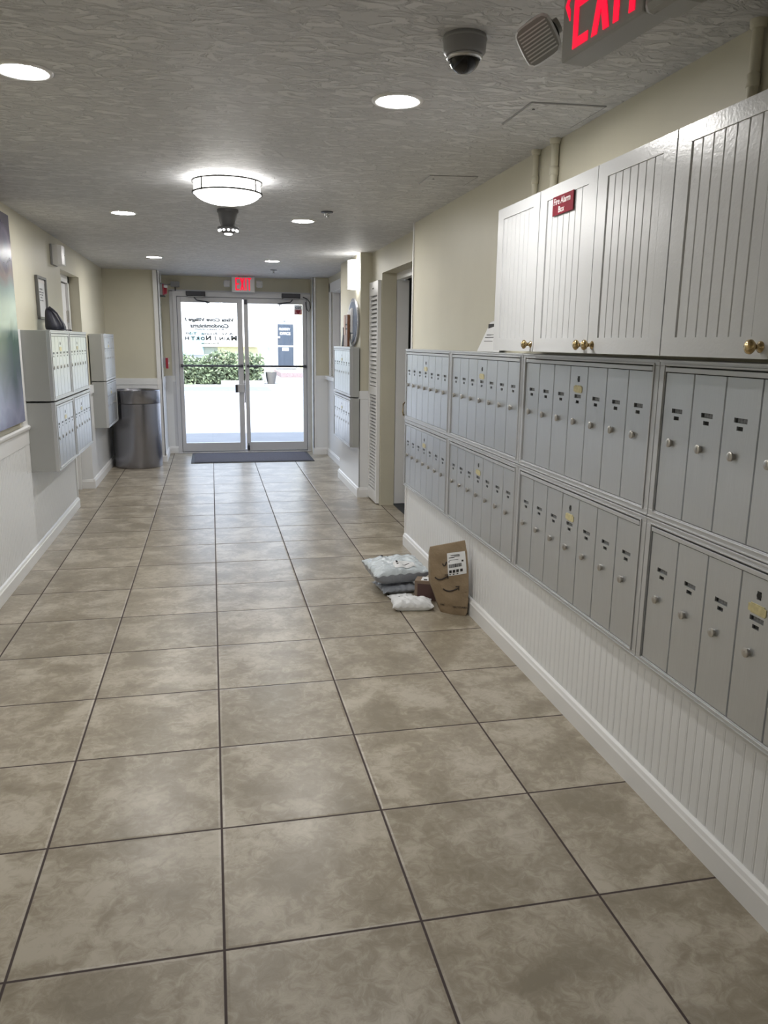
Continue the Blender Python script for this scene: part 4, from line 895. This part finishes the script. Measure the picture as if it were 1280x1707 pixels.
pr_rect(0.56, 0.80, 0.322, 0.325); pr_rect(0.51, 0.66, 0.311, 0.3145); pr_rect(0.66, 0.80, 0.316, 0.319); pr_rect(0.52, 0.76, 0.299, 0.301); pr_rect(0.50, 0.53, 0.291, 0.296); pr_rect(0.84, 0.89, 0.286, 0.295)
obj('print', pm, 'ink', lab)
def smile(u0, u1, z, head=True):
    pts = [on_bag(u0 + (u1 - u0) * i / 14, z - 0.015 * math.sin(PI * (i / 14) ** 0.8) + 0.012 * (i / 14), 0.004) for i in range(15)]
    mb = MB().tube(pts, 0.0034, 6, flat=1)
    if head:
        mb.tube([on_bag(u1 - 0.075, z + 0.018, 0.004), on_bag(u1 + 0.01, z + 0.022, 0.004), on_bag(u1 + 0.005, z - 0.001, 0.004)], 0.0024, 6)
    return mb
obj('arrow_print', merge(smile(0.12, 0.46, 0.205), smile(0.32, 0.74, 0.145), smile(0.34, 0.45, 0.283, False)), 'smile', t)
# printed words near the foot of the bag
for s_, u, z, w_ in (('RECYCLABLE', 0.76, 0.048, 0.074), ('PAPER', 0.16, 0.050, 0.022)):
    tm = text_mesh(s_, w_, 0.009, 0.0006, 0.01); tm.v = [tuple(on_bag(max(0.02, min(0.98, u + v[0] / 0.155)), z + v[2] + 0.03 * v[0], 0.003) + Vector((0.42, 0.9, 0)) * v[1]) for v in tm.v]; obj('printed_word', tm, 'smile', t)

# ================================================================== OUTSIDE
struct('ground', MB().box(-40, 10.75, -0.14, 40, 60, -0.02), 'concrete')
rnd = random.Random(9)
def leaves(n, x0, x1, y0, y1, z0, z1, s):
    mb = MB()
    for _ in range(n):
        x = rnd.uniform(x0, x1); y = rnd.uniform(y0, y1); top = z1 + 0.10 * math.sin(x * 2.3) + 0.06 * math.sin(x * 5.1)
        f = rnd.random(); z = z0 + (top - z0) * f
        if rnd.random() < 0.6: y = y0 + rnd.random() * 0.25
        c = Vector((x, y, z)); a = Vector((rnd.uniform(-1, 1), rnd.uniform(-1, 1), rnd.uniform(-.6, 1))).normalized(); b_ = a.cross(Vector((rnd.uniform(-1, 1), rnd.uniform(-1, 1), rnd.uniform(-1, 1)))).normalized()
        l = s * rnd.uniform(.7, 1.3); w_ = l * .45
        mb.add([c, c + a * l * .5 + b_ * w_ * .5, c + a * l, c + a * l * .5 - b_ * w_ * .5], [(0, 1, 2, 3)])
    return mb
t = thing('hedge', 'long leafy green hedge across the forecourt outside the doors', 'hedge', (0, 0, 0))
tag(obj('foliage', leaves(5200, -4.0, 1.75, 28.0, 29.0, -0.02, 0.98, 0.16), 'leaf', t), None, None)
obj('stems', MB().box(-4.0, 28.35, -0.02, 1.6, 28.9, 0.75), mat('dark twigs', (0.03, 0.04, 0.02), 0.9), t)
tag(obj('planter_kerb', MB().box(0.30, 27.3, -0.02, 1.75, 27.8, 0.13), 'kerb', bevel=0.02), 'white kerb block in front of the right part of the hedge', 'kerb')
tag(obj('blue_band', MB().box(-4, 24.6, -0.02, 1.8, 26.4, -0.012), 'stripe'), 'pale blue flat band on the ground before the hedge', 'flat band')  # flat pale blue band lying on the ground
t = thing('planter_pot', 'grey stone planter at the right end of the hedge', 'planter', (2.06, 28.4, -0.02))
obj('pot', MB().lathe([(0, 0), (0.13, 0), (0.19, 0.30), (0.20, 0.42), (0.17, 0.42), (0.15, 0.36), (0, 0.36)], n=24), 'pot', t, smooth='auto')
obj('stem', MB().tube([(0.03, 0, 0.36), (0.02, 0, 1.0)], 0.02), 'yellow', t)
YF = 38.0
t = thing('building', 'white and pale yellow building across the forecourt with a dark glass door', 'building', (0, YF, 0))
obj('wall', MB().box(-14, 0.0, -0.02, 4.12, 5.0, 5.4), 'whitewall', t)
obj('yellow_wing', MB().box(4.12, -0.6, -0.02, 12.0, 4.4, 5.4), 'yellow', t)
obj('yellow_base', MB().box(0.3, -0.06, -0.02, 2.4, 0.02, 1.25), 'yellow', t)
obj('ledge', MB().box(-0.4, -0.25, 1.20, 2.1, 0.0, 1.28), 'yellow', t)
obj('teal_panel', MB().box(-4.0, -0.05, 0.8, -0.33, 0.0, 1.42).box(-0.95, -0.08, 0.8, -0.33, 0.0, 1.9), 'teal', t)
obj('lower_band', MB().box(-0.33, -0.04, 0.8, 1.3, 0.0, 1.15), mat('grey green render', (0.34, 0.37, 0.30), 0.8), t)
wn = obj('window', MB().box(1.60, -0.05, 1.28, 2.04, 0.0, 2.02), 'kerb', t); obj('pane', MB().box(1.65, -0.06, 1.32, 2.0, -0.05, 1.98), mat('pale bluish glass', (0.30, 0.38, 0.44), 0.3), wn)  # pane in one flat pale bluish colour
gd = obj('glass_door', MB().box(2.98, -0.10, 0.22, 3.95, 0.0, 2.36), 'kerb', t)
obj('upper_pane', MB().box(3.09, -0.11, 1.30, 3.83, -0.10, 2.27), 'outglass', gd); obj('lower_pane', MB().box(3.09, -0.11, 0.36, 3.83, -0.10, 1.22), 'outglass', gd)
obj('lettering', merge(moved(text_mesh('PROPERTY', 0.52, 0.11, 0.002, 0.03), T(3.42, -0.113, 2.04)), moved(text_mesh('OFFICE', 0.50, 0.13, 0.002, 0.03), T(3.44, -0.113, 1.84))), 'paper', gd)
obj('notice', MB().box(3.30, -0.115, 1.04, 3.60, -0.11, 1.18).box(3.06, -0.14, 1.62, 3.20, -0.10, 1.70), 'paper', gd)
obj('wall_lamp', MB().box(3.36, -0.12, 2.42, 3.46, 0, 2.52).box(2.60, -0.12, 1.18, 2.68, 0, 1.28), 'midgrey', t)
tag(obj('brick_step', MB().box(2.85, YF - 4.5, -0.02, 5.0, YF - 0.7, 0.18), 'brick', bevel=0.01), 'pinkish brick step before the office door outside', 'step')
